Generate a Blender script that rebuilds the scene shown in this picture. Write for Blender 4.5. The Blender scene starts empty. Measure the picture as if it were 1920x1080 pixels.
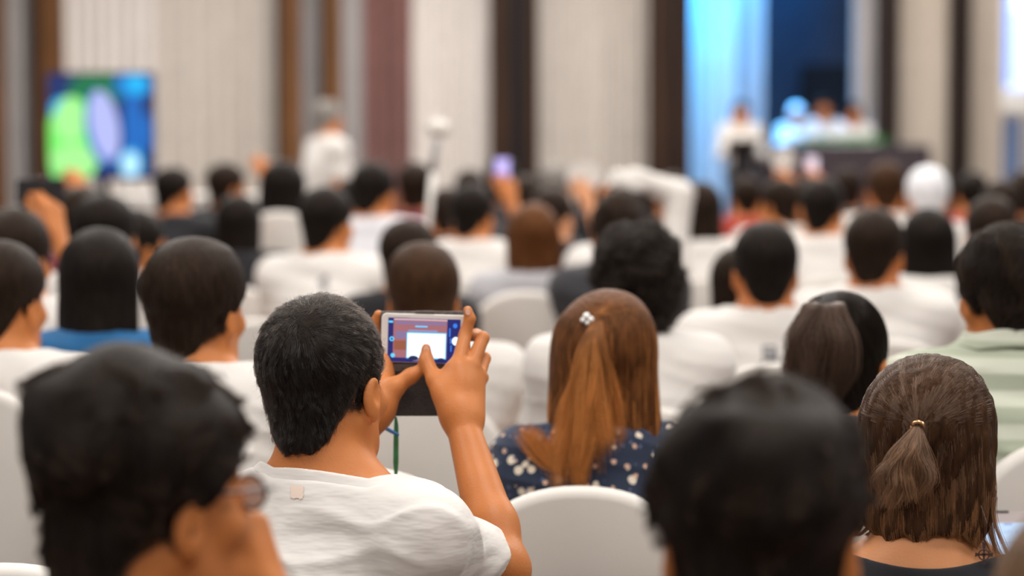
import bpy, math, random
import numpy as np
from mathutils import Vector, Matrix
random.seed(7)
RNG = np.random.default_rng(11)
R = math.radians
SC = bpy.context.scene
COL = SC.collection

# ------------------------------------------------------------ camera, exposure, world, lights
CAM_H = 1.53
PITCH = R(3.79)
FPX = 4533.0
cam_d = bpy.data.cameras.new('camera'); cam = bpy.data.objects.new('camera', cam_d); COL.objects.link(cam)
cam.location = (0, 0, CAM_H); cam.rotation_euler = (R(90) - PITCH, 0, 0)
cam_d.sensor_width = 36.0; cam_d.lens = 85.0; cam_d.clip_end = 200
cam_d.dof.use_dof = True; cam_d.dof.focus_distance = 3.42; cam_d.dof.aperture_fstop = 2.5
SC.camera = cam
SC.view_settings.view_transform = 'Standard'; SC.view_settings.look = 'None'
SC.view_settings.gamma = 1.0; SC.view_settings.use_curve_mapping = False
SC.view_settings.exposure = 0.2
SC.cycles.use_denoising = True
SC.cycles.max_bounces = 6
SC.cycles.sample_clamp_indirect = 4.0
w = bpy.data.worlds.new('world'); SC.world = w; w.use_nodes = True
w.node_tree.nodes['Background'].inputs[0].default_value = (1.0, 0.965, 0.93, 1)
w.node_tree.nodes['Background'].inputs[1].default_value = 0.28

def area_light(name, loc, rot, size, sy, power, color):
    d = bpy.data.lights.new(name, 'AREA'); d.shape = 'RECTANGLE'; d.size = size; d.size_y = sy
    d.energy = power; d.color = color
    o = bpy.data.objects.new(name, d); COL.objects.link(o); o.location = loc; o.rotation_euler = rot
    return o
CEIL = 5.2
PANELS = [(x, y) for y in (-1.5, 3.0, 7.5, 12.0, 16.5, 21.0) for x in (-3.2, 0.6, 4.4)]
PANEL_W = {-1.5: 85, 3.0: 112, 7.5: 118, 12.0: 135, 16.5: 155, 21.0: 190}
for i, (x, y) in enumerate(PANELS):
    area_light('panel_light', (x, y, CEIL - 0.16), (0, 0, 0), 1.5, 1.5, PANEL_W[y], (1.0, 0.955, 0.90))

def W(px, py, D):
    """a point that the photograph shows at this pixel, D metres in front of the camera"""
    u = (px - 960) / FPX; v = (540 - py) / FPX
    c, s = math.cos(PITCH), math.sin(PITCH)
    d = Vector((u, c + v * s, -s + v * c))
    return Vector((0, 0, CAM_H)) + d * (D / d.y)

# ------------------------------------------------------------ materials
MATS = {}
def mat(name, col, rough=0.6, noise=0.0, nscale=20.0, bump=0.0, bscale=200.0, spec=0.5, metal=0.0, sheen=0.0, emit=None, es=0.0, sss=0.0, stretch=None, col2=None, dist=.004):
    if name in MATS: return MATS[name]
    m = bpy.data.materials.new(name); m.use_nodes = True; nt = m.node_tree; N = nt.nodes; L = nt.links
    b = N['Principled BSDF']
    b.inputs['Base Color'].default_value = (*col, 1); b.inputs['Roughness'].default_value = rough
    b.inputs['Specular IOR Level'].default_value = spec
    if name.startswith('haircap'): b.inputs['Specular Tint'].default_value = (1, .78, .62, 1)
    b.inputs['Metallic'].default_value = metal
    if sheen: b.inputs['Sheen Weight'].default_value = sheen
    if sss:
        b.inputs['Subsurface Weight'].default_value = sss; b.inputs['Subsurface Radius'].default_value = (1, .35, .2); b.inputs['Subsurface Scale'].default_value = 0.006
    if emit: b.inputs['Emission Color'].default_value = (*emit, 1); b.inputs['Emission Strength'].default_value = es
    if noise or bump:
        tc = N.new('ShaderNodeTexCoord'); mp = N.new('ShaderNodeMapping'); L.new(tc.outputs['Object'], mp.inputs[0])
        if stretch: mp.inputs['Scale'].default_value = stretch
    if noise:
        n = N.new('ShaderNodeTexNoise'); n.inputs['Scale'].default_value = nscale; n.inputs['Detail'].default_value = 4
        L.new(mp.outputs[0], n.inputs['Vector'])
        mx = N.new('ShaderNodeMix'); mx.data_type = 'RGBA'
        c2 = col2 if col2 else tuple(c * (1 - noise) for c in col)
        mx.inputs[6].default_value = (*col, 1); mx.inputs[7].default_value = (*c2, 1)
        mr = N.new('ShaderNodeMapRange'); mr.inputs[1].default_value = .35; mr.inputs[2].default_value = .65
        L.new(n.outputs[0], mr.inputs[0]); L.new(mr.outputs[0], mx.inputs[0]); L.new(mx.outputs[2], b.inputs['Base Color'])
    if bump:
        n2 = N.new('ShaderNodeTexNoise'); n2.inputs['Scale'].default_value = bscale; n2.inputs['Detail'].default_value = 3
        L.new(mp.outputs[0], n2.inputs['Vector'])
        bp = N.new('ShaderNodeBump'); bp.inputs['Strength'].default_value = bump; bp.inputs['Distance'].default_value = dist
        L.new(n2.outputs[0], bp.inputs['Height']); L.new(bp.outputs[0], b.inputs['Normal'])
    MATS[name] = m
    return m
def skin(tone=0):
    tones = [(.54, .19, .055), (.48, .16, .048), (.60, .26, .11), (.44, .17, .07), (.70, .33, .17)]
    return mat('skin_%d' % tone, tones[tone], .48, .18, 9, .12, 260, spec=.3, sss=.10)
def cloth(name, col, noise=.06, bump=.12): return mat(name, col, .85, noise, 6, bump, 420, spec=.2, sheen=.15)
def hair_cap(name, col, k=1.0): return mat('haircap_' + name, col, .5, .55, 60, .5 * k, 160, spec=.09, stretch=(2.2, 2.2, .35))
def strand_mat(name, col, rough=.3, col2=None, z0=0, z1=0, coat=0.0):
    key = 'strand_' + name
    if key in MATS: return MATS[key]
    m = bpy.data.materials.new(key); m.use_nodes = True; nt = m.node_tree; N = nt.nodes; L = nt.links
    out = N['Material Output']
    if coat:
        N.remove(N['Principled BSDF'])
        h = N.new('ShaderNodeBsdfHairPrincipled'); h.model = 'CHIANG'; h.parametrization = 'COLOR'
        h.inputs['Roughness'].default_value = rough; h.inputs['Radial Roughness'].default_value = .4
        h.inputs['IOR'].default_value = coat; L.new(h.outputs[0], out.inputs[0]); ci = h.inputs['Color']
    else:
        h = N['Principled BSDF']; h.inputs['Roughness'].default_value = rough; h.inputs['Specular IOR Level'].default_value = .2; h.inputs['Specular Tint'].default_value = (1, .8, .66, 1); ci = h.inputs['Base Color']
    info = N.new('ShaderNodeHairInfo')
    mx = N.new('ShaderNodeMix'); mx.data_type = 'RGBA'
    mx.inputs[6].default_value = (*[c * .55 for c in col], 1); mx.inputs[7].default_value = (*[min(1, c * 1.5) for c in col], 1)
    L.new(info.outputs['Random'], mx.inputs[0]); res = mx.outputs[2]
    if col2:                                           # dyed lengths: the colour changes along the head's own height
        tc = N.new('ShaderNodeTexCoord'); sp = N.new('ShaderNodeSeparateXYZ'); L.new(tc.outputs['Object'], sp.inputs[0])
        nz = N.new('ShaderNodeTexNoise'); nz.inputs['Scale'].default_value = 22
        mp = N.new('ShaderNodeMapping'); mp.inputs['Scale'].default_value = (1.6, 1.6, .16); L.new(tc.outputs['Object'], mp.inputs[0]); L.new(mp.outputs[0], nz.inputs['Vector'])
        ad = N.new('ShaderNodeMath'); ad.operation = 'MULTIPLY_ADD'; L.new(nz.outputs[0], ad.inputs[0]); ad.inputs[1].default_value = -.28; L.new(sp.outputs[2], ad.inputs[2])
        mr = N.new('ShaderNodeMapRange'); mr.inputs[1].default_value = z0 - .14; mr.inputs[2].default_value = z1 - .14; L.new(ad.outputs[0], mr.inputs[0])
        m2 = N.new('ShaderNodeMix'); m2.data_type = 'RGBA'; L.new(mr.outputs[0], m2.inputs[0])
        m3 = N.new('ShaderNodeMix'); m3.data_type = 'RGBA'
        m3.inputs[6].default_value = (*[c * .6 for c in col2], 1); m3.inputs[7].default_value = (*[min(1, c * 1.4) for c in col2], 1)
        L.new(info.outputs['Random'], m3.inputs[0])
        L.new(m3.outputs[2], m2.inputs[6]); L.new(res, m2.inputs[7]); res = m2.outputs[2]
    L.new(res, ci)
    MATS[key] = m
    return m

# ------------------------------------------------------------ implicit surfaces
def nz3(p, s, seed, oct=2):
    """smooth pseudo noise, about -1..1"""
    g = np.random.default_rng(seed); out = np.zeros(len(p), np.float32); a = 1.0
    for o in range(oct):
        for _ in range(4):
            k = g.normal(size=3); k /= np.linalg.norm(k)
            out += (a * .38) * np.sin((p @ (k * s * g.uniform(.7, 1.4)).astype(np.float32)) + g.uniform(0, 6.28)).astype(np.float32)
        s *= 2.1; a *= .5
    return out
def smin(a, b, k):
    if k <= 0: return np.minimum(a, b)
    h = np.maximum(k - np.abs(a - b), 0) / k
    return np.minimum(a, b) - h * h * k * .25
def smax(a, b, k): return -smin(-a, -b, k)
def cone(p, a, b, ra, rb):
    a = np.asarray(a, np.float32); b = np.asarray(b, np.float32); ab = b - a
    L = float(ab @ ab) + 1e-9
    t = np.clip((p - a) @ ab / L, 0, 1)
    d = p - a - t[:, None] * ab
    return np.sqrt((d * d).sum(1)) - (ra + (rb - ra) * t)
def ell(p, c, r, M=None):
    q = p - np.asarray(c, np.float32)
    if M is not None: q = q @ np.asarray(M, np.float32)
    r = np.asarray(r, np.float32)
    k0 = np.sqrt(((q / r) ** 2).sum(1)); k1 = np.sqrt(((q / (r * r)) ** 2).sum(1)) + 1e-6
    return k0 * (k0 - 1) / k1
def rbox(p, c, half, r, M=None):
    q = p - np.asarray(c, np.float32)
    if M is not None: q = q @ np.asarray(M, np.float32)
    q = np.abs(q) - (np.asarray(half, np.float32) - r)
    return np.sqrt((np.maximum(q, 0) ** 2).sum(1)) + np.minimum(q.max(1), 0) - r

def surf(f, lo, hi, h, margin=1.7, c=6):
    lo = np.asarray(lo, np.float32); hi = np.asarray(hi, np.float32)
    nc = np.maximum(np.ceil((hi - lo) / (h * c)).astype(int), 1); n = nc * c
    ax = [lo[i] + (np.arange(nc[i]) + .5) * h * c for i in range(3)]
    G = np.stack(np.meshgrid(*ax, indexing='ij'), -1).reshape(-1, 3).astype(np.float32)
    v = f(G).reshape(nc)
    act = np.abs(v) < h * c * .87 * margin
    V = np.where(v < 0, -1.0, 1.0).astype(np.float32).repeat(c, 0).repeat(c, 1).repeat(c, 2)
    A = act.repeat(c, 0).repeat(c, 1).repeat(c, 2)
    idx = np.argwhere(A)
    for s in range(0, len(idx), 400000):
        ii = idx[s:s + 400000]
        V[ii[:, 0], ii[:, 1], ii[:, 2]] = f((lo + ii * h).astype(np.float32))
    V[0] = V[-1] = 1; V[:, 0] = V[:, -1] = 1; V[:, :, 0] = V[:, :, -1] = 1
    I = V < 0
    s = None
    for dx in (0, 1):
        for dy in (0, 1):
            for dz in (0, 1):
                q = I[dx:n[0] - 1 + dx, dy:n[1] - 1 + dy, dz:n[2] - 1 + dz]
                if s is None: al = q.copy(); an = q.copy(); s = 1
                else: al &= q; an |= q
    cells = np.argwhere(an & ~al)
    cid = -np.ones(tuple(n - 1), np.int32); cid[cells[:, 0], cells[:, 1], cells[:, 2]] = np.arange(len(cells))
    acc = np.zeros((len(cells), 3)); cnt = np.zeros(len(cells))
    cor = [np.array((a, b, d)) for a in (0, 1) for b in (0, 1) for d in (0, 1)]
    cv = [V[cells[:, 0] + q[0], cells[:, 1] + q[1], cells[:, 2] + q[2]] for q in cor]
    for i in range(8):
        for j in range(i + 1, 8):
            if abs(cor[i] - cor[j]).sum() == 1:
                a, b = cv[i], cv[j]; m = (a < 0) != (b < 0)
                t = np.where(m, a / np.where(m, a - b, 1), 0)
                acc += np.where(m[:, None], cor[i] + t[:, None] * (cor[j] - cor[i]), 0); cnt += m
    verts = lo + (cells + acc / cnt[:, None]) * h
    faces = []
    for axis in range(3):
        u, w_ = (axis + 1) % 3, (axis + 2) % 3
        sa = [slice(1, n[i] - 1) for i in range(3)]; sb = list(sa); sa[axis] = slice(0, n[axis] - 1); sb[axis] = slice(1, n[axis])
        m = I[tuple(sa)] != I[tuple(sb)]
        e = np.argwhere(m); off = np.array([1, 1, 1]); off[axis] = 0; e = e + off
        ins = I[e[:, 0], e[:, 1], e[:, 2]]
        du = np.zeros(3, int); du[u] = 1; dw = np.zeros(3, int); dw[w_] = 1
        q = [cid[tuple((e + o).T)] for o in (-du - dw, -dw, 0 * du, -du)]
        F = np.stack(q, 1); F[~ins] = F[~ins][:, ::-1]
        faces.append(F)
    F = np.concatenate(faces); F = F[(F >= 0).all(1)]
    return verts.astype(np.float32), F.astype(np.int32)

def mesh_np(name, verts, faces, smooth=True):
    me = bpy.data.meshes.new(name); nv, nf = len(verts), len(faces); k = faces.shape[1]
    me.vertices.add(nv); me.vertices.foreach_set('co', np.asarray(verts, np.float32).ravel())
    me.loops.add(nf * k); me.loops.foreach_set('vertex_index', faces.ravel().astype(np.int32))
    me.polygons.add(nf); me.polygons.foreach_set('loop_start', np.arange(0, nf * k, k, dtype=np.int32))
    me.polygons.foreach_set('loop_total', np.full(nf, k, np.int32))
    if smooth: me.polygons.foreach_set('use_smooth', np.ones(nf, bool))
    me.update(calc_edges=True)
    return me
def link(name, data, parent=None, material=None, loc=None, M=None):
    o = bpy.data.objects.new(name, data); COL.objects.link(o)
    if material is not None and data is not None and not len(data.materials): data.materials.append(material)
    if parent is not None: o.parent = parent
    if loc is not None: o.location = loc
    if M is not None: o.matrix_local = M
    return o
def own_mat(o, m):
    o.material_slots[0].link = 'OBJECT'; o.material_slots[0].material = m
def tag(o, label, cat, group=None, kind=None):
    o['label'] = label
    o['category'] = cat
    if group: o['group'] = group
    if kind: o['kind'] = kind
    return o
def empty(name, loc, rz=0):
    o = bpy.data.objects.new(name, None); COL.objects.link(o); o.location = loc; o.rotation_euler = (0, 0, rz)
    o.empty_display_size = .1
    return o

class MB:
    """plain mesh builder: boxes, tubes, loops"""
    def __init__(s): s.v = []; s.f = []; s.mi = []
    def poly(s, pts, faces, mi=0):
        b = len(s.v); s.v += [tuple(p) for p in pts]; s.f += [tuple(b + i for i in f) for f in faces]; s.mi += [mi] * len(faces)
    def box(s, c, size, mi=0, M=None):
        pts = []
        for z in (-1, 1):
            for y in (-1, 1):
                for x in (-1, 1):
                    q = Vector((x * size[0] / 2, y * size[1] / 2, z * size[2] / 2))
                    if M is not None: q = M @ q
                    pts.append(q + Vector(c))
        s.poly(pts, [(0, 1, 3, 2), (4, 6, 7, 5), (0, 4, 5, 1), (2, 3, 7, 6), (0, 2, 6, 4), (1, 5, 7, 3)], mi)
    def tube(s, pts, r, n=10, mi=0, caps=True):
        pts = [Vector(p) for p in pts]; rs = r if isinstance(r, (list, tuple)) else [r] * len(pts); ring = []
        for i, p in enumerate(pts):
            t = (pts[min(i + 1, len(pts) - 1)] - pts[max(i - 1, 0)]).normalized()
            a = t.cross(Vector((0, 0, 1)) if abs(t.z) < .9 else Vector((1, 0, 0))).normalized(); b = t.cross(a)
            ring.append([p + (a * math.cos(k * 2 * math.pi / n) + b * math.sin(k * 2 * math.pi / n)) * rs[i] for k in range(n)])
        fs = [(i * n + k, i * n + (k + 1) % n, (i + 1) * n + (k + 1) % n, (i + 1) * n + k) for i in range(len(pts) - 1) for k in range(n)]
        if caps: fs += [tuple(range(n - 1, -1, -1)), tuple((len(pts) - 1) * n + k for k in range(n))]
        s.poly([q for rr in ring for q in rr], fs, mi)
    def plate(s, outline, th, mi=0, M=None):
        """outline [(x,z)] in the XZ plane, thickness th along +Y (front face at y=0)"""
        n = len(outline); pts = [Vector((x, 0, z)) for x, z in outline] + [Vector((x, th, z)) for x, z in outline]
        if M is not None: pts = [M @ p for p in pts]
        s.poly(pts, [tuple(range(n)), tuple(range(2 * n - 1, n - 1, -1))] + [((i + 1) % n, i, n + i, n + (i + 1) % n) for i in range(n)], mi)
    def build(s, name, mats, parent=None, smooth=False, bevel=0, loc=None, M=None):
        me = bpy.data.meshes.new(name); me.from_pydata(s.v, [], s.f); me.update()
        mats = mats if isinstance(mats, (list, tuple)) else [mats]
        for m in mats: me.materials.append(m)
        for p, i in zip(me.polygons, s.mi): p.material_index = i; p.use_smooth = smooth
        o = link(name, me, parent, None, loc, M)
        if bevel:
            b = o.modifiers.new('bevel', 'BEVEL'); b.width = bevel; b.segments = 3; b.limit_method = 'ANGLE'
        return o
def rrect(w_, h_, r, n=6, cx=0, cz=0):
    out = []
    for qx, qz, a0 in ((1, 1, 0), (-1, 1, 90), (-1, -1, 180), (1, -1, 270)):
        for i in range(n + 1):
            a = R(a0 + 90 * i / n); out.append((cx + qx * (w_ / 2 - r) + r * math.cos(a), cz + qz * (h_ / 2 - r) + r * math.sin(a)))
    return out
# ------------------------------------------------------------ heads (own frame: +Y face, +X right, +Z up; ears near z 0)
def f_head(p, face=True, male=True, ears=True, fine=True):
    d = ell(p, (0, -.012, .035), (.0755, .094, .083))
    d = smin(d, ell(p, (0, .026, -.028), (.061, .064, .082)), .035)
    d = smin(d, ell(p, (0, .044, -.083), (.036, .036, .026)), .035)
    for s in (-1, 1):
        d = smin(d, cone(p, (s * .055, -.01, -.045), (s * .026, .058, -.09), .017, .017), .03)   # jaw line
        if fine: d = smin(d, ell(p, (s * .045, .062, -.025), (.02, .02, .02)), .02)                # cheek bone
    if fine:
        d = smin(d, cone(p, (-.03, .083, .022), (.03, .083, .022), .01, .01), .02)
        for s in (-1, 1): d = smax(d, -ell(p, (s * .032, .098, .002), (.017, .014, .011)), .012)
        d = smin(d, cone(p, (0, .089, .005), (0, .108, -.028), .006, .0105), .012)
        for s in (-1, 1): d = smin(d, ell(p, (s * .012, .097, -.031), (.008, .011, .008)), .006)
        for s in (-1, 1): d = smin(d, ell(p, (s * .032, .083, .001), (.0125, .0125, .0125)), .003)
        d = smin(d, ell(p, (0, .086, -.055), (.024, .012, .007)), .006)
        d = smin(d, ell(p, (0, .084, -.066), (.02, .012, .007)), .006)
        d = smax(d, -ell(p, (0, .1, -.0605), (.022, .010, .0018)), .003)
    if ears:
        for s in (-1, 1):
            M = np.array(Matrix.Rotation(R(-s * 22), 3, 'Z') @ Matrix.Rotation(R(-10), 3, 'X'))
            e = ell(p, (s * .082, -.012, -.012), (.0070, .0165, .0275), M)
            e = smin(e, ell(p, (s * .079, -.005, -.038), (.006, .009, .011)), .01)
            if fine: e = smax(e, -ell(p, (s * .0900, -.006, -.007), (.0065, .010, .017), M), .005)
            e = smin(e, ell(p, (s * .074, 0, -.01), (.008, .009, .018)), .008)
            d = smin(d, e, .006)
    return d
def f_skull(p):
    d = ell(p, (0, -.012, .035), (.0755, .094, .083))
    d = smin(d, ell(p, (0, .026, -.028), (.061, .064, .082)), .035)
    d = smin(d, cone(p, (0, -.03, -.04), (0, -.035, -.13), .056, .053), .03)
    return d
def zcut(p, pts):
    return np.interp(p[:, 1], [a for a, b in pts], [b for a, b in pts]).astype(np.float32)
HAIRLINE = {'low': [(-.12, -.125), (-.06, -.12), (-.042, -.10), (-.03, -.045), (-.02, -.01), (.012, .002), (.03, .02), (.05, .03), (.08, .05), (.12, .065)],
            'short': [(-.12, -.088), (-.075, -.085), (-.045, -.05), (-.02, -.018), (.012, .004), (.028, .022), (.045, .028), (.07, .055), (.12, .07)],
            'mid': [(-.12, -.098), (-.075, -.095), (-.045, -.075), (-.02, -.045), (.012, -.030), (.03, -.005), (.05, .025), (.08, .05), (.12, .065)],
            'full': [(-.12, -.095), (-.06, -.092), (-.035, -.062), (-.015, -.04), (.012, -.045), (.03, -.02), (.05, .02), (.08, .045), (.12, .05)]}
def hair_field(style, seed=1, t=.014, lump=.004, length=.2, width=.092, line=None, topx=.75, base=.55):
    def f(p):
        x, y, z = p[:, 0], p[:, 1], p[:, 2]
        sk = f_skull(p)
        top = np.clip((z - .0) / .12, 0, 1)
        if style == 'tousled': top = top ** 1.5
        tt = t * (base + topx * top)
        if style in ('tousled',): tt = tt + lump * (.35 + .65 * np.clip((z + .08) / .1, 0, 1)) * nz3(p, 42, seed, 2)
        elif style == 'curly': tt = tt + lump * nz3(p, 85, seed, 3)
        else: tt = tt + lump * .5 * nz3(p, 40, seed, 2)
        ln = line or ('short' if style in ('short', 'tousled', 'buzz') else 'full')
        cut = zcut(p, HAIRLINE[ln]) - z
        if ln == 'short':
            cut = cut + np.where(y < -.03, np.maximum(np.abs(x) - .022, 0) * .75, 0)
        shell = sk - tt
        d = smax(shell, cut, .012)
        if style in ('long', 'bob', 'halfup'):
            zt, zb = .03, -length
            q = p.copy(); k = np.clip((zt - z) / (zt - zb), 0, 1)
            dome = np.sqrt(np.clip(1 - (np.maximum(z, 0) / .128) ** 2, .02, 1))
            wx = (width * (1.0 + .10 * k - .25 * k ** 3)) * dome; wy = (.062 - .012 * k) * (.3 + .7 * dome); cy = -.034 - .012 * k
            dd = (np.sqrt((x / wx) ** 2 + ((y - cy) / wy) ** 2) - 1) * wy * .8
            dd = dd + lump * nz3(p * np.array([1, 1, .12], np.float32), 75, seed + 3, 2)
            zb2 = zb + .02 * nz3(p * np.array([1, 1, 0], np.float32), 60, seed + 5, 2)
            dd = smax(dd, np.maximum(z - .115, zb2 - z), .012)
            front = np.where(z > -.09, ell(p, (0, .07, -.05), (.062, .075, .10)), 1)
            dd = smax(dd, -front, .01)
            d = smin(d, dd, .02)
        if style == 'pony':
            a = (0, -.085, .085)
            for i in range(4):
                pass
            d2 = cone(p, (0, -.075, .10), (0, -.125, .100), .014, .018)
            d2 = smin(d2, cone(p, (0, -.125, .100), (0, -.15, .02), .020, .036), .02)
            d2 = smin(d2, cone(p, (0, -.15, .02), (0, -.145, -length), .040, .014), .02)
            d2 = d2 + lump * nz3(p * np.array([1, 1, .25], np.float32), 85, seed + 9, 2)
            d = smin(d, d2, .008)
        if style == 'bun':
            d = smin(d, ell(p, (0, -.10, .10), (.035, .035, .032)), .008)
        return d
    return f
def hair_mesh(style, h, seed=1, **kw):
    f = hair_field(style, seed, **kw); L = kw.get('length', .2)
    lo = (-.15, -.21 if style == 'pony' else -.16, min(-.13, -L - .05)); hi = (.15, .14, .2)
    if style in ('short', 'tousled', 'curly', 'buzz', 'bowl'): lo = (-.15, -.16, -.14)
    if h < .004:                                      # finer look of combed locks on close heads
        g = f
        def f(p):
            return g(p) + .0012 * nz3(p * np.array([1, 1, .35], np.float32), 320, seed + 21, 1)
    return surf(f, lo, hi, h)

def grad(f, p, e=.0015):
    o = np.empty_like(p)
    for i in range(3):
        q = np.zeros(3, np.float32); q[i] = e
        o[:, i] = f(p + q) - f(p - q)
    return o / (np.linalg.norm(o, axis=1, keepdims=True) + 1e-9)
def grow(f, verts, faces, n, K, step, flow, depth=.004, lift=0.0, wob=.15, seed=3, keep=None, lenvar=.35, rootcond=None, clump=0.0, tuft=0.0, ntuft=600):
    """strands that creep along the iso-surfaces of f in the direction flow(p) gives"""
    g = np.random.default_rng(seed)
    if rootcond is not None: faces = faces[rootcond(verts[faces[:, 0]])]
    fi = g.integers(0, len(faces), n); w4 = g.dirichlet(np.ones(4), n).astype(np.float32)
    p = (verts[faces[fi]] * w4[:, :, None]).sum(1).astype(np.float32)
    dep = (g.random(n).astype(np.float32) ** 1.6) * depth
    N0 = grad(f, p); p = p - N0 * (dep[:, None] + .001)
    st = (step * (1 + lenvar * g.uniform(-1, 1, n))).astype(np.float32)
    rd = g.normal(size=(n, 3)).astype(np.float32) * wob
    out = [p.copy()]; prev = None
    for k in range(1, K):
        F = flow(p, k / (K - 1)) + rd * (1 if k < 3 else .6)
        if clump:
            ph = p * 60
            F = F + clump * np.stack([nz3(p, 55, seed + 31, 2), nz3(p, 55, seed + 32, 2), nz3(p, 55, seed + 33, 2)], 1)
        Nn = grad(f, p); mag = np.clip(np.linalg.norm(F, axis=1, keepdims=True), 0, 1)
        F = F - Nn * (F * Nn).sum(1, keepdims=True)
        F = F / (np.linalg.norm(F, axis=1, keepdims=True) + 1e-6)
        if prev is not None: F = F * .6 + prev * .4; F /= np.linalg.norm(F, axis=1, keepdims=True) + 1e-6
        prev = F
        p = p + F * st[:, None] * mag
        dv = f(p); tgt = -dep + lift * (k / (K - 1)) ** 2 * g.uniform(.2, 1, n).astype(np.float32)
        corr = np.clip(dv - tgt, -.02, .02)
        p = p - grad(f, p) * corr[:, None]
        out.append(p.copy())
    P = np.stack(out, 1)
    if tuft:
        gi = g.choice(n, min(ntuft, n), replace=False); Gp = P[gi]; near_ = np.zeros(n, int)
        for s0 in range(0, n, 4000):
            q = P[s0:s0 + 4000, 0]; near_[s0:s0 + 4000] = ((q[:, None] - Gp[None, :, 0]) ** 2).sum(2).argmin(1)
        w_ = (tuft * np.linspace(0, 1, K) ** 1.2)[None, :, None]
        P = (P * (1 - w_) + Gp[near_] * w_).astype(np.float32)
    if keep is not None: P = P[keep(P)]
    return P
def strands(name, P, rad, m, parent, M=None, rz=0):
    n, K = P.shape[:2]
    cu = bpy.data.hair_curves.new(name); cu.add_curves([K] * n)
    cu.points.foreach_set('position', P.astype(np.float32).ravel())
    at = cu.attributes.get('radius') or cu.attributes.new('radius', 'FLOAT', 'POINT')
    rr = (rad * np.linspace(1, .35, K)[None, :] * RNG.uniform(.7, 1.2, (n, 1))).astype(np.float32)
    at.data.foreach_set('value', rr.ravel())
    cu.materials.append(m)
    o = bpy.data.objects.new(name, cu); COL.objects.link(o); o.parent = parent
    if M is not None: o.matrix_local = M
    return o

# ------------------------------------------------------------ hands and bodies
def hand_prims(w, d, n, side, curl=(20, 35, 25), spread=8, thumb=30, fr=1.0):
    """w wrist, d finger direction, n back-of-hand normal, side +1 right / -1 left; returns cones (a, b, ra, rb, k)"""
    w = Vector(w); d = Vector(d).normalized(); n = Vector(n); n = (n - d * n.dot(d)).normalized()
    x = d.cross(n) * side                               # towards the little finger
    P = []
    offs = (-.026, -.009, .009, .025); lens = ((.041, .025, .021), (.045, .029, .022), (.041, .027, .021), (.032, .020, .019)); al = (.088, .091, .086, .077)
    for i in range(4):
        kn = w + d * al[i] + x * offs[i] * 1.05
        P.append((w + x * offs[i] * .55 + d * .008, kn, .0165, .0115 * fr, .014))
        ang = 0; p = kn; r = (.0098, .0100, .0095, .0085)[i] * fr
        dd = (d + x * math.tan(R((i - 1.5) * spread))).normalized()
        for j in range(3):
            ang += curl[j] * (1 + .12 * i)
            v = Matrix.Rotation(R(ang), 3, n.cross(dd).normalized()) @ dd
            q = p + v * lens[i][j]
            P.append((p, q, r, r * .9, .004)); p = q; r *= .9
    b = w + d * .022 - x * .018; md = (d * math.cos(R(thumb)) - x * math.sin(R(thumb)) - n * .35).normalized()
    q = b + md * .043; P.append((b, q, .0165, .0125, .016))
    md2 = (md + d * .35).normalized(); q2 = q + md2 * .032; P.append((q, q2, .0118, .0105, .005))
    q3 = q2 + (md2 + d * .2).normalized() * .026; P.append((q2, q3, .0105, .0085, .004))
    return P
def chain(pts, rs, k=.004):
    return [(pts[i], pts[i + 1], rs[i], rs[i + 1], k) for i in range(len(pts) - 1)]

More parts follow.
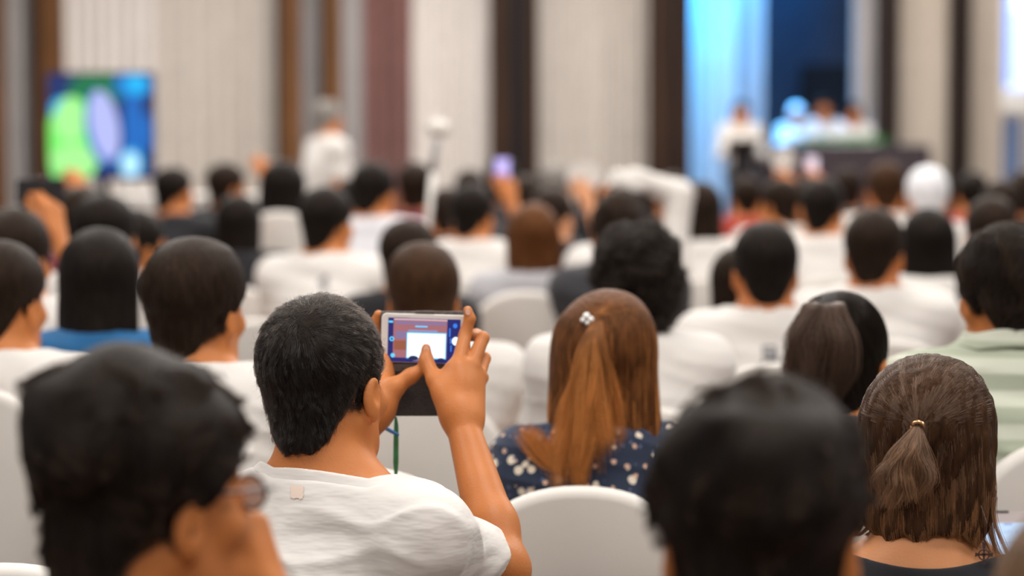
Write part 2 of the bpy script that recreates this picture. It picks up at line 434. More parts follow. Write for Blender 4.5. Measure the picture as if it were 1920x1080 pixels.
def skeleton(T=1.29, byaw=0, hyaw=0, hpitch=0, hroll=0, pose='lap', lean=0.0, wide=1.0, hx=0, hy=.02, slouch=0.0, stand=False):
    """joints in the person's own frame (facing +Y, seat under the origin)"""
    s = {}
    s['T'] = T; zs = T - .285; by = Matrix.Rotation(R(-byaw), 3, 'Z')
    pz = .90 if stand else .56
    s['pelvis'] = Vector((0, .0, pz)); s['neck'] = Vector((lean, .0, T - .245)); s['chest'] = Vector((lean * .8, 0, T - .44))
    s['by'] = by; s['wide'] = wide
    for sd, nm in ((1, 'R'), (-1, 'L')):
        s['sh' + nm] = s['neck'] + by @ Vector((sd * .163 * wide, 0, -.062))
    s['hc'] = Vector((lean + hx, hy, T - .134))
    s['HR'] = Matrix.Rotation(R(-hyaw), 3, 'Z') @ Matrix.Rotation(R(-hpitch), 3, 'X') @ Matrix.Rotation(R(hroll), 3, 'Y')
    hands = {}
    for sd, nm in ((1, 'R'), (-1, 'L')):
        sh = s['sh' + nm]; B = lambda x, y, z: sh + by @ Vector((sd * x, y, z))
        pp = pose if isinstance(pose, str) else pose[0 if nm == 'R' else 1]
        if pp == 'lap':
            e, w_ = B(.05, .10, -.27), B(-.06, .33, -.30); hd = by @ Vector((-sd * .6, .8, -.15)); hn = Vector((0, .1, 1)); cu = (15, 25, 18)
        elif pp == 'phone':
            e, w_ = B(.05, .22, -.20), B(-.085, .36, .07); hd = by @ Vector((-sd * .15, .25, .95)); hn = by @ Vector((sd * .55, -.75, .2)); cu = (30, 45, 30)
        elif pp == 'phonehigh':
            e, w_ = B(.06, .25, -.03), B(-.06, .36, .22); hd = by @ Vector((-sd * .15, .2, .95)); hn = by @ Vector((sd * .55, -.75, .2)); cu = (30, 45, 30)
        elif pp == 'chin':
            e, w_ = B(.02, .2, -.24), B(-.08, .19, -.02); hd = by @ Vector((-sd * .45, -.1, .85)); hn = by @ Vector((sd * .35, .9, .1)); cu = (45, 60, 35)
        elif pp == 'overhead':
            e, w_ = B(.03, .04, .27), B(-.14, -.02, .34); hd = by @ Vector((-sd * .95, 0, -.25)); hn = by @ Vector((0, -.3, .9)); cu = (25, 35, 20)
        elif pp == 'behind':
            e, w_ = B(.10, -.06, .12), B(-.06, -.10, .10); hd = by @ Vector((-sd * .95, -.05, .1)); hn = by @ Vector((0, -.9, .2)); cu = (20, 30, 20)
        elif pp == 'desk':
            e, w_ = B(.06, .14, -.26), B(-.10, .33, -.22); hd = by @ Vector((-sd * .7, .6, 0)); hn = Vector((0, 0, 1)); cu = (20, 30, 20)
        elif pp == 'down':
            e, w_ = B(.05, -.02, -.29), B(.04, .06, -.53); hd = Vector((0, .1, -1)); hn = by @ Vector((sd, 0, 0)); cu = (15, 22, 15)
        s['el' + nm] = e; s['wr' + nm] = w_; hands[nm] = hand_prims(w_, hd, hn, sd, cu)
    s['hands'] = hands
    s['stand'] = stand
    return s
def torso_d(p, s, infl=0.0, kx=0.0):
    B = np.array(s['by']); w_ = s['wide']; nk = np.array(s['neck'])
    c = np.array(s['chest'])
    d = ell(p, c, (.158 * w_, .105, .21), B)
    d = smin(d, ell(p, c + np.array([0, -.012, .07]), (.168 * w_, .085, .11), B), .05 + kx)
    d = smin(d, cone(p, s['pelvis'], c, .118 * w_, .112 * w_), .06 + kx)
    d = smin(d, ell(p, s['pelvis'], (.165 * w_, .12, .10)), .06 + kx)
    for nm in 'RL':
        sh = np.array(s['sh' + nm])
        d = smin(d, cone(p, nk + np.array([0, -.012, -.012]), sh + np.array([0, -.004, .006]), .040, .047), .05 + kx)
        d = smin(d, ell(p, sh, (.045, .046, .050)), .04 + kx)
    return d - infl
def make_body_f(s, male=True, fine=True, legs=False):
    HR = np.array(s['HR']); hc = np.array(s['hc'], np.float32); nk = np.array(s['neck'])
    hb = hc + HR @ np.array([0, -.028, -.055])
    nr = .0575 if male else .050
    hp = s['hands']
    def f(p):
        d = torso_d(p, s)
        for nm in 'RL':
            sh, e, w_ = (np.array(s[q + nm]) for q in ('sh', 'el', 'wr'))
            d = smin(d, cone(p, sh, e, .046, .037), .03)
            m = e + (w_ - e) * .28
            d = smin(d, cone(p, e, m, .036, .0375), .02)
            d = smin(d, cone(p, m, w_, .0375, .0245), .02)
            for (a, b, ra, rb, k) in hp[nm]: d = smin(d, cone(p, a, b, ra, rb), k)
        d = smin(d, cone(p, nk + np.array([0, .0, -.03]), hb, nr * 1.12, nr), .05)
        q = ((p - hc) @ HR).astype(np.float32)
        near = np.abs(q).max(1) < .22
        dh = np.full(len(p), 1., np.float32)
        if near.any(): dh[near] = f_head(q[near], male=male, fine=fine)
        return smin(d, dh, .022)
    return f
def make_shirt_f(s, sleeve='short', t=.011, seed=2, wr=.0035, neckz=-.004, nw=.068, big=0.0, ext=0.0):
    nk = np.array(s['neck']); B = np.array(s['by'])
    def f(p):
        d = torso_d(p, s, t + big - .002, .015)
        # cloth hangs straighter than the waist
        d = smin(d, cone(p, np.array(s['pelvis']), np.array(s['chest']), .132 * s['wide'], .128 * s['wide']) - big, .05)
        for nm in 'RL':
            sh, e, w_ = (np.array(s[q + nm]) for q in ('sh', 'el', 'wr'))
            if sleeve == 'short':
                end = sh + (e - sh) * .66; ax = (e - sh) / np.linalg.norm(e - sh)
                c = cone(p, sh, end + ax * .03, .050 + big, .055 + big)
                c = smax(c, ((p - end) @ ax).astype(np.float32), .004)
            elif sleeve == 'none':
                continue
            else:
                ax = (w_ - e) / np.linalg.norm(w_ - e)
                c2 = cone(p, e, w_, .050 + big, .037)
                if ext: w_ = w_ + ax * ext + np.array([0, 0, -ext * .4]); c2 = smin(c2, cone(p, w_ - ax * ext, w_, .042, .044), .02)
                c2 = smax(c2, ((p - w_) @ ax).astype(np.float32), .004)
                c = smin(cone(p, sh, e, .056 + big, .050 + big), c2, .02)
            d = smin(d, c, .035)
        q = p * np.array([1, 1, 2.6], np.float32)
        fo = nz3(p * np.array([.42, .7, 1.6], np.float32) + nz3(p, 9, seed + 8, 1)[:, None] * .03, 52, seed + 6, 1)
        fo2 = nz3(p * np.array([1.2, .7, .8], np.float32) + nz3(p, 11, seed + 9, 1)[:, None] * .03, 40, seed + 16, 1)
        d = d + wr * .45 * nz3(q, 17, seed, 2) - wr * 1.1 * np.exp(-(fo / .28) ** 2) - wr * .9 * np.exp(-(fo2 / .22) ** 2) * np.clip((nk[2] - .02 - p[:, 2]) / .10, 0, 1) + wr
        loc = (p - nk) @ B
        if neckz > -.03:                    # round neckline: the cloth climbs to the neck and stops around it
            d = smin(d, ell(p, nk + np.array([0, -.016, -.030]), (.076, .070, .044)) - t * .6, .035)
            HR = np.array(s['HR']); hb = np.array(s['hc']) + HR @ np.array([0, -.028, -.055])
            d = smax(d, -np.maximum(cone(p, nk + np.array([0, .004, -.03]), hb, .0705, .0670), nk[2] - .06 - p[:, 2]), .004)
            plane = loc[:, 2] - neckz - .012 + .35 * loc[:, 1] - .55 * np.maximum(np.abs(loc[:, 0]) - nw, 0) - 8 * np.maximum(np.abs(loc[:, 0]) - .125, 0) + s.get('tilt', 0) * loc[:, 0]
        else: plane = loc[:, 2] - neckz + .35 * loc[:, 1] - 2.8 * loc[:, 0] ** 2
        d = np.where(loc[:, 2] > .16, d, smax(d, (plane / 1.4).astype(np.float32), .006))
        return smax(d, (np.array(s['pelvis'])[2] - .06 - p[:, 2]).astype(np.float32), .01)
    return f
def make_trouser_f(s):
    st = s['stand']
    def f(p):
        pv = np.array(s['pelvis'])
        d = ell(p, pv + np.array([0, .01, -.02]), (.178 * s['wide'], .135, .105))
        for sd in (-1, 1):
            hip = pv + np.array([sd * .085, .02, -.03])
            if st: kn = np.array([sd * .10, .01, .48]); an = np.array([sd * .11, -.02, .09])
            else: kn = np.array([sd * .12, .42, .50]); an = np.array([sd * .13, .40, .10])
            d = smin(d, cone(p, hip, kn, .085, .062), .04)
            d = smin(d, smax(cone(p, kn, an, .062, .05), an[2] - .01 - p[:, 2], .01), .02)
        return d + .003 * nz3(p, 30, 5, 2)
    return f
def bounds(s, pad=.09, z0=None):
    P = [s['pelvis'], s['neck'], s['hc']] + [s[a + b] for a in ('sh', 'el', 'wr') for b in 'RL']
    for nm in 'RL': P += [Vector(q[1]) for q in s['hands'][nm]]
    A = np.array([list(q) for q in P]); lo = A.min(0) - pad; hi = A.max(0) + pad
    hi[2] = max(hi[2], s['T'] + .04); lo[0] = min(lo[0], -.27 * s['wide']); hi[0] = max(hi[0], .27 * s['wide']); lo[1] = min(lo[1], -.2); hi[1] = max(hi[1], .18)
    if z0 is not None: lo[2] = z0
    return lo, hi
CACHE = {}
def cached(key, fn):
    if key not in CACHE: CACHE[key] = fn()
    return CACHE[key]

SHOE = None
def shoe_mesh():
    def f(p):
        d = cone(p, (0, -.03, .04), (0, .12, .03), .042, .036)
        return smax(d, -p[:, 2], .008)
    v, fc = surf(f, (-.07, -.11, -.03), (.07, .2, .12), .012); return mesh_np('shoe', v, fc)

def build_person(loc, s, key, h=.01, skin_m=None, shirt=None, shirt_kw=None, hair=None, hair_m=None, hair_kw=None, hh=None,
                 scale=1.0, rz=0.0, male=True, label='', group=None, fine=True, trousers=True, trouser_m=None, body_lo=None, hair_seed=1, extra_part=None, collar=None):
    """person = one continuous body mesh with hair and clothing as children"""
    shirt_kw = shirt_kw or {}; hair_kw = hair_kw or {}
    def mk():
        lo, hi = bounds(s, z0=s['pelvis'].z - .1)
        return mesh_np('body', *surf(make_body_f(s, male, fine), lo, hi, h))
    me = cached(('body', key, h, male), mk)
    o = bpy.data.objects.new('person', me); COL.objects.link(o)
    if not len(me.materials): me.materials.append(skin_m)
    own_mat(o, skin_m)
    o.location = loc; o.scale = (scale,) * 3; o.rotation_euler = (0, 0, rz)
    tag(o, label, 'person', group)
    if shirt is not None:
        def mk2():
            lo, hi = bounds(s, z0=s['pelvis'].z - .12)
            return mesh_np('shirt', *surf(make_shirt_f(s, **shirt_kw), lo, hi, h))
        sm = cached(('shirt', key, h, tuple(sorted(shirt_kw.items()))), mk2)
        so = link('shirt', sm, o, shirt); own_mat(so, shirt)
        if collar: link_collar(o, s, collar, shirt, h)
    if trousers:
        tm = cached(('trousers', s['stand'], round(s['wide'], 2), round(s['pelvis'].z, 2)), lambda: mesh_np('trousers', *surf(make_trouser_f(s), (-.3, -.2, 0), (.3, .56, s['pelvis'].z + .14), .018)))
        to = link('trousers', tm, o, trouser_m or M_TROUSER); own_mat(to, trouser_m or M_TROUSER)
        sh = cached('shoe', shoe_mesh)
        for sd in (-1, 1): link('shoe', sh, o, M_SHOE, loc=(sd * .13, .38 if not s['stand'] else -.03, 0))
    HM = Matrix.Translation(s['hc']) @ s['HR'].to_4x4()
    ho = None
    if hair:
        hv = cached(('hair', hair, hh or h * .8, hair_seed, tuple(sorted(hair_kw.items()))), lambda: hair_mesh(hair, hh or h * .8, hair_seed, **hair_kw))
        hm = cached(('hairm', hair, hh or h * .8, hair_seed, tuple(sorted(hair_kw.items()))), lambda: mesh_np('hair', *hv))
        ho = link('hair', hm, o, hair_m, M=HM); own_mat(ho, hair_m)
        ho['arr'] = 0
        del ho['arr']
        return o, ho, HM, hv
    return o, None, HM, None
def decal(o, s, x, z, rx, rz, m, name='print', rect=False, ring=0.0):
    """thin print lying on the back of a shirt, cut from the shirt's own surface (person frame)"""
    so = [c for c in o.children if c.name.startswith('shirt')][0]; me = so.data; n = len(me.vertices)
    co = np.empty(n * 3, np.float32); me.vertices.foreach_get('co', co); co = co.reshape(-1, 3)
    nf = len(me.polygons); vi = np.empty(nf * 4, np.int32); me.polygons.foreach_get('vertices', vi) if False else me.loops.foreach_get('vertex_index', vi); vi = vi.reshape(-1, 4)
    tri = co[vi]; c = tri.mean(1); nn = np.cross(tri[:, 2] - tri[:, 0], tri[:, 3] - tri[:, 1]); nn /= np.linalg.norm(nn, axis=1, keepdims=True) + 1e-9
    dx, dz = (c[:, 0] - x) / rx, (c[:, 2] - z) / rz
    r = np.maximum(np.abs(dx), np.abs(dz)) if rect else np.sqrt(dx * dx + dz * dz)
    ok = (r < 1) & (r >= ring) & (nn[:, 1] < -.25)
    if not ok.any(): return None
    t4 = (tri[ok] + nn[ok][:, None] * .0012); k = len(t4)
    v = np.concatenate([t4.reshape(-1, 3), (tri[ok] - nn[ok][:, None] * .0004).reshape(-1, 3)])
    f = np.arange(k * 4).reshape(-1, 4)
    me2 = mesh_np(name, v, np.concatenate([f, f[:, ::-1] + k * 4])); return link(name, me2, o, m)
def link_collar(o, s, c, m, h):
    """ribbed neckband that follows the neck just above the cut of the shirt"""
    nk = np.array(s['neck']); B = np.array(s['by']); bf = make_body_f(s, True, False)
    nz, hgt, t = c
    def f(p):
        loc = (p - nk) @ B; x = loc[:, 0]
        k = loc[:, 2] - nz - .012 + .35 * loc[:, 1] - .55 * np.maximum(np.abs(x) - .068, 0) + s.get('tilt', 0) * x
        d = np.abs(bf(p) - t) - .0032
        return smax(d, (np.abs(k + .008 - hgt / 2) - hgt / 2 - .004).astype(np.float32) / 1.2, .003)
    lo = nk + np.array([-.12, -.12, -.07]); hi = nk + np.array([.12, .12, .09])
    return link('collar', mesh_np('collar', *surf(f, lo, hi, .0024)), o, m)
M_TROUSER = cloth('dark_trousers', (.03, .032, .04)); M_SHOE = mat('shoe_leather', (.025, .02, .018), .4)
# ------------------------------------------------------------ the room
WALL_Y = 25.0
def WX(px, D): return W(px, 240, D).x
def struct(o): o['kind'] = 'structure'; return o
M_FLOOR = mat('carpet', (.16, .10, .07), .95, .5, 3, .5, 120, col2=(.09, .05, .04))
M_CEIL = mat('ceiling_paint', (.78, .75, .70), .9)
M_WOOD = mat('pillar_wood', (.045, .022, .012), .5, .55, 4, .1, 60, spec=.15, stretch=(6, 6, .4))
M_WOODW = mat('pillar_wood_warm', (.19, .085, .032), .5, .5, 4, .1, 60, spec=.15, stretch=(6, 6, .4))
M_DARK = mat('pillar_panel_dark', (.012, .010, .012), .5, spec=.15)
M_WALLP = mat('wall_paint', (.50, .45, .40), .85, .08, 2)
def boxo(name, x0, x1, y0, y1, z0, z1, m, parent=None, bevel=0):
    b = MB(); c = ((x0 + x1) / 2, (y0 + y1) / 2, (z0 + z1) / 2)
    b.box((0, 0, 0), (x1 - x0, y1 - y0, z1 - z0))
    return b.build(name, m, parent, bevel=bevel, loc=c)
struct(boxo('floor', -9, 10, -4, 30, -.1, 0, M_FLOOR))
struct(boxo('ceiling', -9, 10, -4, 30, CEIL, CEIL + .1, M_CEIL))
xs0, xs1 = WX(1293, WALL_Y), WX(1600, WALL_Y)
struct(boxo('wall_back_left', -9, xs0, WALL_Y, WALL_Y + .15, 0, CEIL, M_WALLP))
struct(boxo('wall_back_right', xs1, 10, WALL_Y, WALL_Y + .15, 0, CEIL, M_WALLP))
M_NAVY = mat('stage_backdrop', (.10, .12, .15), .7, .3, 1.2)
struct(boxo('wall_stage_back', xs0 - .6, xs1 + .6, 28.2, 28.35, 0, CEIL, M_NAVY))
struct(boxo('wall_stage_left', xs0 - .75, xs0 - .6, WALL_Y + .15, 28.35, 0, CEIL, M_NAVY))
struct(boxo('wall_stage_right', xs1 + .6, xs1 + .75, WALL_Y + .15, 28.35, 0, CEIL, M_NAVY))
M_STEEL = mat('brushed_steel', (.45, .45, .46), .35, metal=.9)
def folds_mesh(w_, h_, amp, nf, seed, th=.006):
    """hanging cloth with vertical folds, thickness included; origin at its foot"""
    g = np.random.default_rng(seed); nx = max(int(nf * 12), 30)
    xs = np.linspace(0, w_, nx); ph = np.cumsum(g.uniform(.6, 1.4, nx)) ; ph = ph / ph[-1] * nf * 2 * math.pi
    am = amp * np.interp(np.linspace(0, 1, nx), np.linspace(0, 1, 9), g.uniform(.5, 1.2, 9))
    rows = 7; v = []
    for side in (0, 1):
        for j in range(rows):
            zz = h_ * j / (rows - 1); a = am * (1.0 + .25 * math.sin(j * 1.3))
            for i in range(nx): v.append((xs[i] + .2 * amp * math.sin(ph[i] * 2 + j * .4), -a[i] * (math.sin(ph[i] + .12 * j)) + side * th, zz))
    f = []; n = nx * rows
    for j in range(rows - 1):
        for i in range(nx - 1):
            a = j * nx + i
            f.append((a, a + 1, a + nx + 1, a + nx)); f.append((n + a, n + a + nx, n + a + nx + 1, n + a + 1))
    for j in range(rows - 1):
        a = j * nx; f.append((a, a + nx, n + a + nx, n + a)); a += nx - 1; f.append((a, n + a, n + a + nx, a + nx))
    me = bpy.data.meshes.new('curtain'); me.from_pydata(v, [], f); me.update()
    for p in me.polygons: p.use_smooth = True
    return me
def curtain(p0, p1, y, m, nf, seed, label, amp=.05, z0=.02, z1=CEIL - .05, cat='curtain', name='curtain'):
    x0, x1 = WX(p0, y), WX(p1, y)
    o = link(name, folds_mesh(x1 - x0, z1 - z0, amp, nf, seed), None, m, loc=(x0, y, z0))
    return tag(o, label, cat, 'curtains along the back wall')
C_GREY = cloth('curtain_grey', (.60, .555, .51), .08); C_LIGHT = cloth('curtain_light', (.74, .70, .67), .06)
C_COOL = cloth('curtain_cool', (.50, .48, .48), .08); C_MAUVE = cloth('curtain_mauve', (.23, .115, .105), .15)
C_BEIGE = cloth('curtain_beige', (.58, .50, .42), .06)
yc = WALL_Y - .16
curtain(14, 66, yc, C_COOL, 3, 1, 'narrow cool grey curtain strip at the far left beside the brown pillar')
curtain(122, 292, yc, C_LIGHT, 7, 2, 'bright pale sheer curtain hanging directly above and behind the lit monitor')
curtain(292, 520, yc, C_GREY, 8, 3, 'wide grey beige curtain between the monitor and the brown pillar')
curtain(566, 602, yc, C_COOL, 2, 4, 'very narrow grey curtain strip between two brown pillars above the standing man')
curtain(641, 680, yc, C_COOL, 2, 5, 'narrow grey curtain strip directly left of the mauve curtain')
curtain(680, 772, yc - .03, C_MAUVE, 4, 6, 'mauve burgundy curtain panel, the only purple one')
curtain(772, 918, yc, C_LIGHT, 6, 7, 'pale curtain behind the microphone stand, right of the mauve one')
curtain(1008, 1214, yc, C_GREY, 9, 8, 'wide pale curtain between the two dark pillars left of the stage')
curtain(1598, 1640, yc, C_COOL, 2, 10, 'narrow light curtain strip at the right edge of the stage opening')
curtain(1681, 1777, yc, C_BEIGE, 1.5, 11, 'smooth beige curtain panel between the two dark pillars on the right', amp=.015)
curtain(1814, 1884, yc, C_BEIGE, 1.5, 12, 'smooth beige curtain panel between the dark pillar and projection screen', amp=.015)
def pillar(p0, p1, strips, label):
    """clad pillar; strips are (from px, to px, material, extra depth)"""
    x0, x1 = WX(p0, 24.8), WX(p1, 24.8)
    t = empty('pillar', ((x0 + x1) / 2, 24.78, 0)); t['label'] = label; t['category'] = 'pillar'; t['kind'] = 'structure'
    for a, b, m, dp in strips:
        xa, xb = WX(a, 24.8) - t.location.x, WX(b, 24.8) - t.location.x
        boxo('cladding', xa, xb, -.14 - dp, .20, 0, CEIL, m, t, .01)
pillar(-20, 14, [(-20, 14, M_WOODW, 0)], 'warm brown wooden pillar cut by the left edge')
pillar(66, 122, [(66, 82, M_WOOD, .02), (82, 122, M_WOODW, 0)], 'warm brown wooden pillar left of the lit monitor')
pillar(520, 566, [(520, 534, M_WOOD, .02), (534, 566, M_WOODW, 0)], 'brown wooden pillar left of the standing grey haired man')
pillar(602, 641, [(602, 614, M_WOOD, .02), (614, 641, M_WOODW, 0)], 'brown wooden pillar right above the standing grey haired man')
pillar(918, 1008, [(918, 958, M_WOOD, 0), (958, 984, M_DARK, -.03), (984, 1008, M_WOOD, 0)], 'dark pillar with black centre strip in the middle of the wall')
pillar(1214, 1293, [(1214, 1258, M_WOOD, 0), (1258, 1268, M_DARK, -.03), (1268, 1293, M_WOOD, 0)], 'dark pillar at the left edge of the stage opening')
M_WOODD = mat('pillar_wood_dark', (.026, .016, .013), .5, .4, 4, .1, 60, spec=.15, stretch=(6, 6, .4))
pillar(1640, 1681, [(1640, 1681, M_WOODD, 0)], 'dark pillar directly right of the stage opening')
pillar(1777, 1814, [(1777, 1814, M_WOODD, 0)], 'dark pillar second right of the stage opening')

# ------------------------------------------------------------ stage
M_STAGE = mat('stage_carpet', (.05, .03, .035), .9, .3, 8)
struct(boxo('floor_stage', xs0 - .5, xs1 + 1.2, 22.6, 28.2, 0, .6, M_STAGE))
C_STAGE = cloth('stage_curtain', (.62, .62, .62), .05)
o = link('curtain', folds_mesh(WX(1374, 25.6) - WX(1290, 25.6), CEIL - .65, .05, 4, 20), None, C_STAGE, loc=(WX(1292, 25.6), 25.6, .02)); tag(o, 'bright cyan lit drape at the left of the stage opening', 'curtain', 'curtains on the stage')
o = link('curtain', folds_mesh(WX(1430, 26.2) - WX(1374, 26.2), CEIL - .65, .05, 3, 21), None, C_STAGE, loc=(WX(1374, 26.2), 26.2, .6)); tag(o, 'paler blue drape behind the speaker on stage', 'curtain', 'curtains on the stage')
sp = bpy.data.lights.new('stage_wash', 'AREA'); sp.energy = 150; sp.color = (.01, .38, 1.0); sp.size = .5
so = bpy.data.objects.new('stage_wash', sp); COL.objects.link(so); so.location = (WX(1370, 25.5), 25.35, 4.95)
so.rotation_euler = (Vector((WX(1340, 25.6), 25.6, 1.9)) - so.location).to_track_quat('-Z', 'Y').to_euler(); sp.spread = R(95)
sp2 = bpy.data.lights.new('stage_uplight', 'SPOT'); sp2.energy = 2700; sp2.color = (.01, .42, 1.0); sp2.spot_size = R(46); sp2.spot_blend = .6; sp2.shadow_soft_size = .15
so2 = bpy.data.objects.new('stage_uplight', sp2); COL.objects.link(so2); so2.location = (WX(1325, 25.25), 25.22, 4.9)
so2.rotation_euler = (Vector((WX(1340, 25.6), 25.60, 2.2)) - so2.location).to_track_quat('-Z', 'Y').to_euler()
sp3 = bpy.data.lights.new('backdrop_wash', 'SPOT'); sp3.energy = 330; sp3.color = (.01, .30, 1.0); sp3.spot_size = R(55); sp3.spot_blend = 1.0; sp3.shadow_soft_size = .2
so3 = bpy.data.objects.new('backdrop_wash', sp3); COL.objects.link(so3); so3.location = (WX(1440, 26.9), 26.9, 5.0)
so3.rotation_euler = (Vector((WX(1430, 28.2), 28.2, 2.9)) - so3.location).to_track_quat('-Z', 'Y').to_euler()
M_BLACK = mat('black_matt', (.008, .008, .009), .6); M_BLACKG = mat('black_gloss', (.01, .01, .012), .25)
t = empty('video_wall', (WX(1545, 27.9), 27.9, 0)); tag(t, 'switched off black display behind the seated panel on stage', 'screen')
px2m = 27.9 / FPX
b = MB(); b.plate(rrect(92 * px2m, 88 * px2m, .02), .06); b.build('display', M_BLACK, t, loc=(0, 0, W(1545, 166, 27.9).z))
b = MB(); b.box((0, .05, .85), (.08, .05, 1.1)); b.box((0, .05, .62), (.6, .3, .03)); b.build('stand', M_BLACK, t)
# speech podium and panel table
C_SKIRT = cloth('table_skirt', (.055, .04, .048), .2); C_TOPC = cloth('table_cloth_dark', (.045, .035, .04), .1)
t = empty('panel_table', (WX(1560, 23.4), 23.5, .6)); tag(t, 'long stage table with dark pleated skirt for the panel', 'table')
hw = (WX(1745, 23.4) - WX(1372, 23.4)) / 2; zt = W(1560, 272, 23.4).z - .6
b = MB(); b.box((0, .3, zt - .02), (2 * hw, .7, .04)); b.build('tabletop', C_TOPC, t, bevel=.01)
o = link('table_skirt', folds_mesh(2 * hw, zt - .03, .018, 22, 31), t, C_SKIRT, loc=(-hw, -.06, 0))
for x in (-hw + .1, hw - .1):
    for y in (.05, .55): b = MB(); b.box((x, y, (zt - .04) / 2), (.05, .05, zt - .04)); b.build('leg', M_BLACK, t)
M_LEAF = mat('leaf', (.05, .22, .04), .5, .4, 30); M_FLOW = mat('petal', (.75, .72, .62), .7)
t = empty('flower_arrangement', (WX(1575, 23.5), 23.6, .6 + zt)); tag(t, 'low green and white flower arrangement on the stage table', 'flowers')
b = MB(); fl = MB()
for i in range(90):
    a = random.uniform(0, 6.28); rr = random.uniform(.02, .30); cx = rr * math.cos(a) * 1.6; cy = rr * math.sin(a) * .4
    dr = Vector((math.cos(a) * .6, math.sin(a) * .3, random.uniform(.3, 1))).normalized(); L = random.uniform(.06, .11)
    sdv = dr.cross(Vector((0, 1, .2))).normalized() * .016; p0 = Vector((cx, cy, .01)); up = Vector((0, .004, .004))
    b.poly([p0, p0 + dr * L * .5 + sdv, p0 + dr * L, p0 + dr * L * .5 - sdv, p0 + up, p0 + dr * L * .5 + sdv + up, p0 + dr * L + up, p0 + dr * L * .5 - sdv + up],
           [(0, 1, 2, 3), (7, 6, 5, 4), (0, 4, 5, 1), (1, 5, 6, 2), (2, 6, 7, 3), (3, 7, 4, 0)])
    if i % 6 == 0: fl.tube([p0 + dr * L * .8, p0 + dr * (L + .02), p0 + dr * (L + .035)], [.012, .026, .008], 8)
b.build('leaf', M_LEAF, t); fl.build('blossom', M_FLOW, t, smooth=True)
t = empty('podium', (WX(1392, 23.0), 22.95, .6)); tag(t, 'dark speaking podium at the left end of the stage table', 'podium')
b = MB(); b.box((0, 0, .36), (.17, .34, .72)); b.build('body', M_DARK, t, bevel=.01)
b = MB(); b.box((0, -.02, .76), (.30, .42, .035), M=Matrix.Rotation(R(-14), 3, 'X')); b.build('top', M_WOOD, t, bevel=.006)
b = MB(); b.box((0, 0, .015), (.30, .42, .03)); b.build('base', M_DARK, t)

# projection screen at the right edge
M_SCR = mat('projection', (.6, .65, .8), .6, emit=(.50, .66, 1.0), es=.8)
M_SCRB = mat('projection_blue', (.0, .2, .8), .6, emit=(.0, .22, .95), es=.75); M_SCRW = mat('projection_white', (.8, .9, 1), .6, emit=(.80, .95, 1), es=.9)
M_WHITEP = mat('white_plastic', (.72, .72, .70), .4); M_GREYP = mat('grey_plastic', (.3, .3, .31), .45)
Ds = 21.5; sx = WX(1884, Ds); zb = W(1900, 172, Ds).z; zt2 = 3.6; wS = 2.6
t = empty('projection_screen', (sx + wS / 2, Ds, 0)); tag(t, 'lit projection screen with white border cut by the right edge', 'screen')
b = MB(); b.plate(rrect(wS + .06, zt2 - zb + .22, .02, cx=0, cz=(zt2 + zb) / 2 - .06), .03); b.build('frame', M_WHITEP, t)
b = MB(); x0 = -wS / 2
def q(x0_, x1_, z0_, z1_, mi, dy=0): b.box(((x0_ + x1_) / 2, -.005 - dy, (z0_ + z1_) / 2), (x1_ - x0_, .008, z1_ - z0_), mi)
q(x0, wS / 2, zb, zt2, 0); q(x0 + .0, x0 + .045, zb + .05, zt2 - .15, 1, .003); q(x0 + .05, wS / 2, W(1900, 22, Ds).z, zt2, 2, .003)
b.build('display', [M_SCR, M_SCRB, M_SCRW], t)
for x in (x0 + .06, wS / 2 - .1):
    b = MB(); b.tube([(x, .06, zb + .2), (x, .06, .02)], .016); b.box((x, .06, .015), (.06, .7, .03)); b.build('leg', M_GREYP, t)
C_BLUE = cloth('blue_cloth', (.05, .16, .42), .2)
o = link('banner', folds_mesh(.16, W(1895, 205, 22.5).z - .1, .01, 2, 41), None, C_BLUE, loc=(WX(1880, 22.5), 22.5, .02)); tag(o, 'narrow blue cloth banner beneath the projection screen', 'banner')

# ------------------------------------------------------------ lit monitor on the left, its table
Dm = 17.0; mm = Dm / FPX
t = empty('monitor', (WX(189, Dm), Dm, 0)); tag(t, 'large lit monitor showing green, white and blue shapes, on a stand', 'screen')
zc = W(189, 236, Dm).z
def emis(n, c, s=1.0): return mat('screen_' + n, tuple(x * .1 for x in c), .5, emit=c, es=s * .95)
MS = [emis('navy', (.002, .02, .13)), emis('green', (.16, .85, .13)), emis('lav', (.42, .46, .85), 1.0), emis('blue', (.0, .13, .50)), emis('darkgreen', (.0, .15, .06)), emis('cyan', (.0, .42, .85)), emis('mint', (.36, .85, .28)), emis('sky', (.45, .78, 1.0), 1.1)]
b = MB(); b.plate(rrect(200 * mm, 200 * mm, .02), .06, M=Matrix.Translation((0, .004, 0))); b.build('frame', M_BLACKG, t, loc=(0, 0, zc))
b = MB()
def clipx(x): return max(-97 * mm, min(97 * mm, x))
def clipz(z): return max(-96 * mm, min(96 * mm, z))
def blob(cx, cy, rx, ry, mi, lay, rot=0, n=28):
    pts = []
    for i in range(n):
        a = 2 * math.pi * i / n; X = rx * math.cos(a); Z = ry * math.sin(a); c_, s_ = math.cos(R(rot)), math.sin(R(rot))
        pts.append((clipx((cx - 189 + X * c_ - Z * s_) * mm), clipz((236 - cy + X * s_ + Z * c_) * mm)))
    b.plate(pts, .0008, mi, Matrix.Translation((0, -.0014 * lay, 0)))
b.plate(rrect(194 * mm, 192 * mm, .005), .003, 0)
blob(190, 165, 60, 30, 4, 1); blob(250, 240, 16, 80, 3, 1); blob(135, 270, 50, 90, 1, 2); blob(118, 205, 22, 22, 5, 2.5); blob(132, 225, 30, 42, 6, 3)
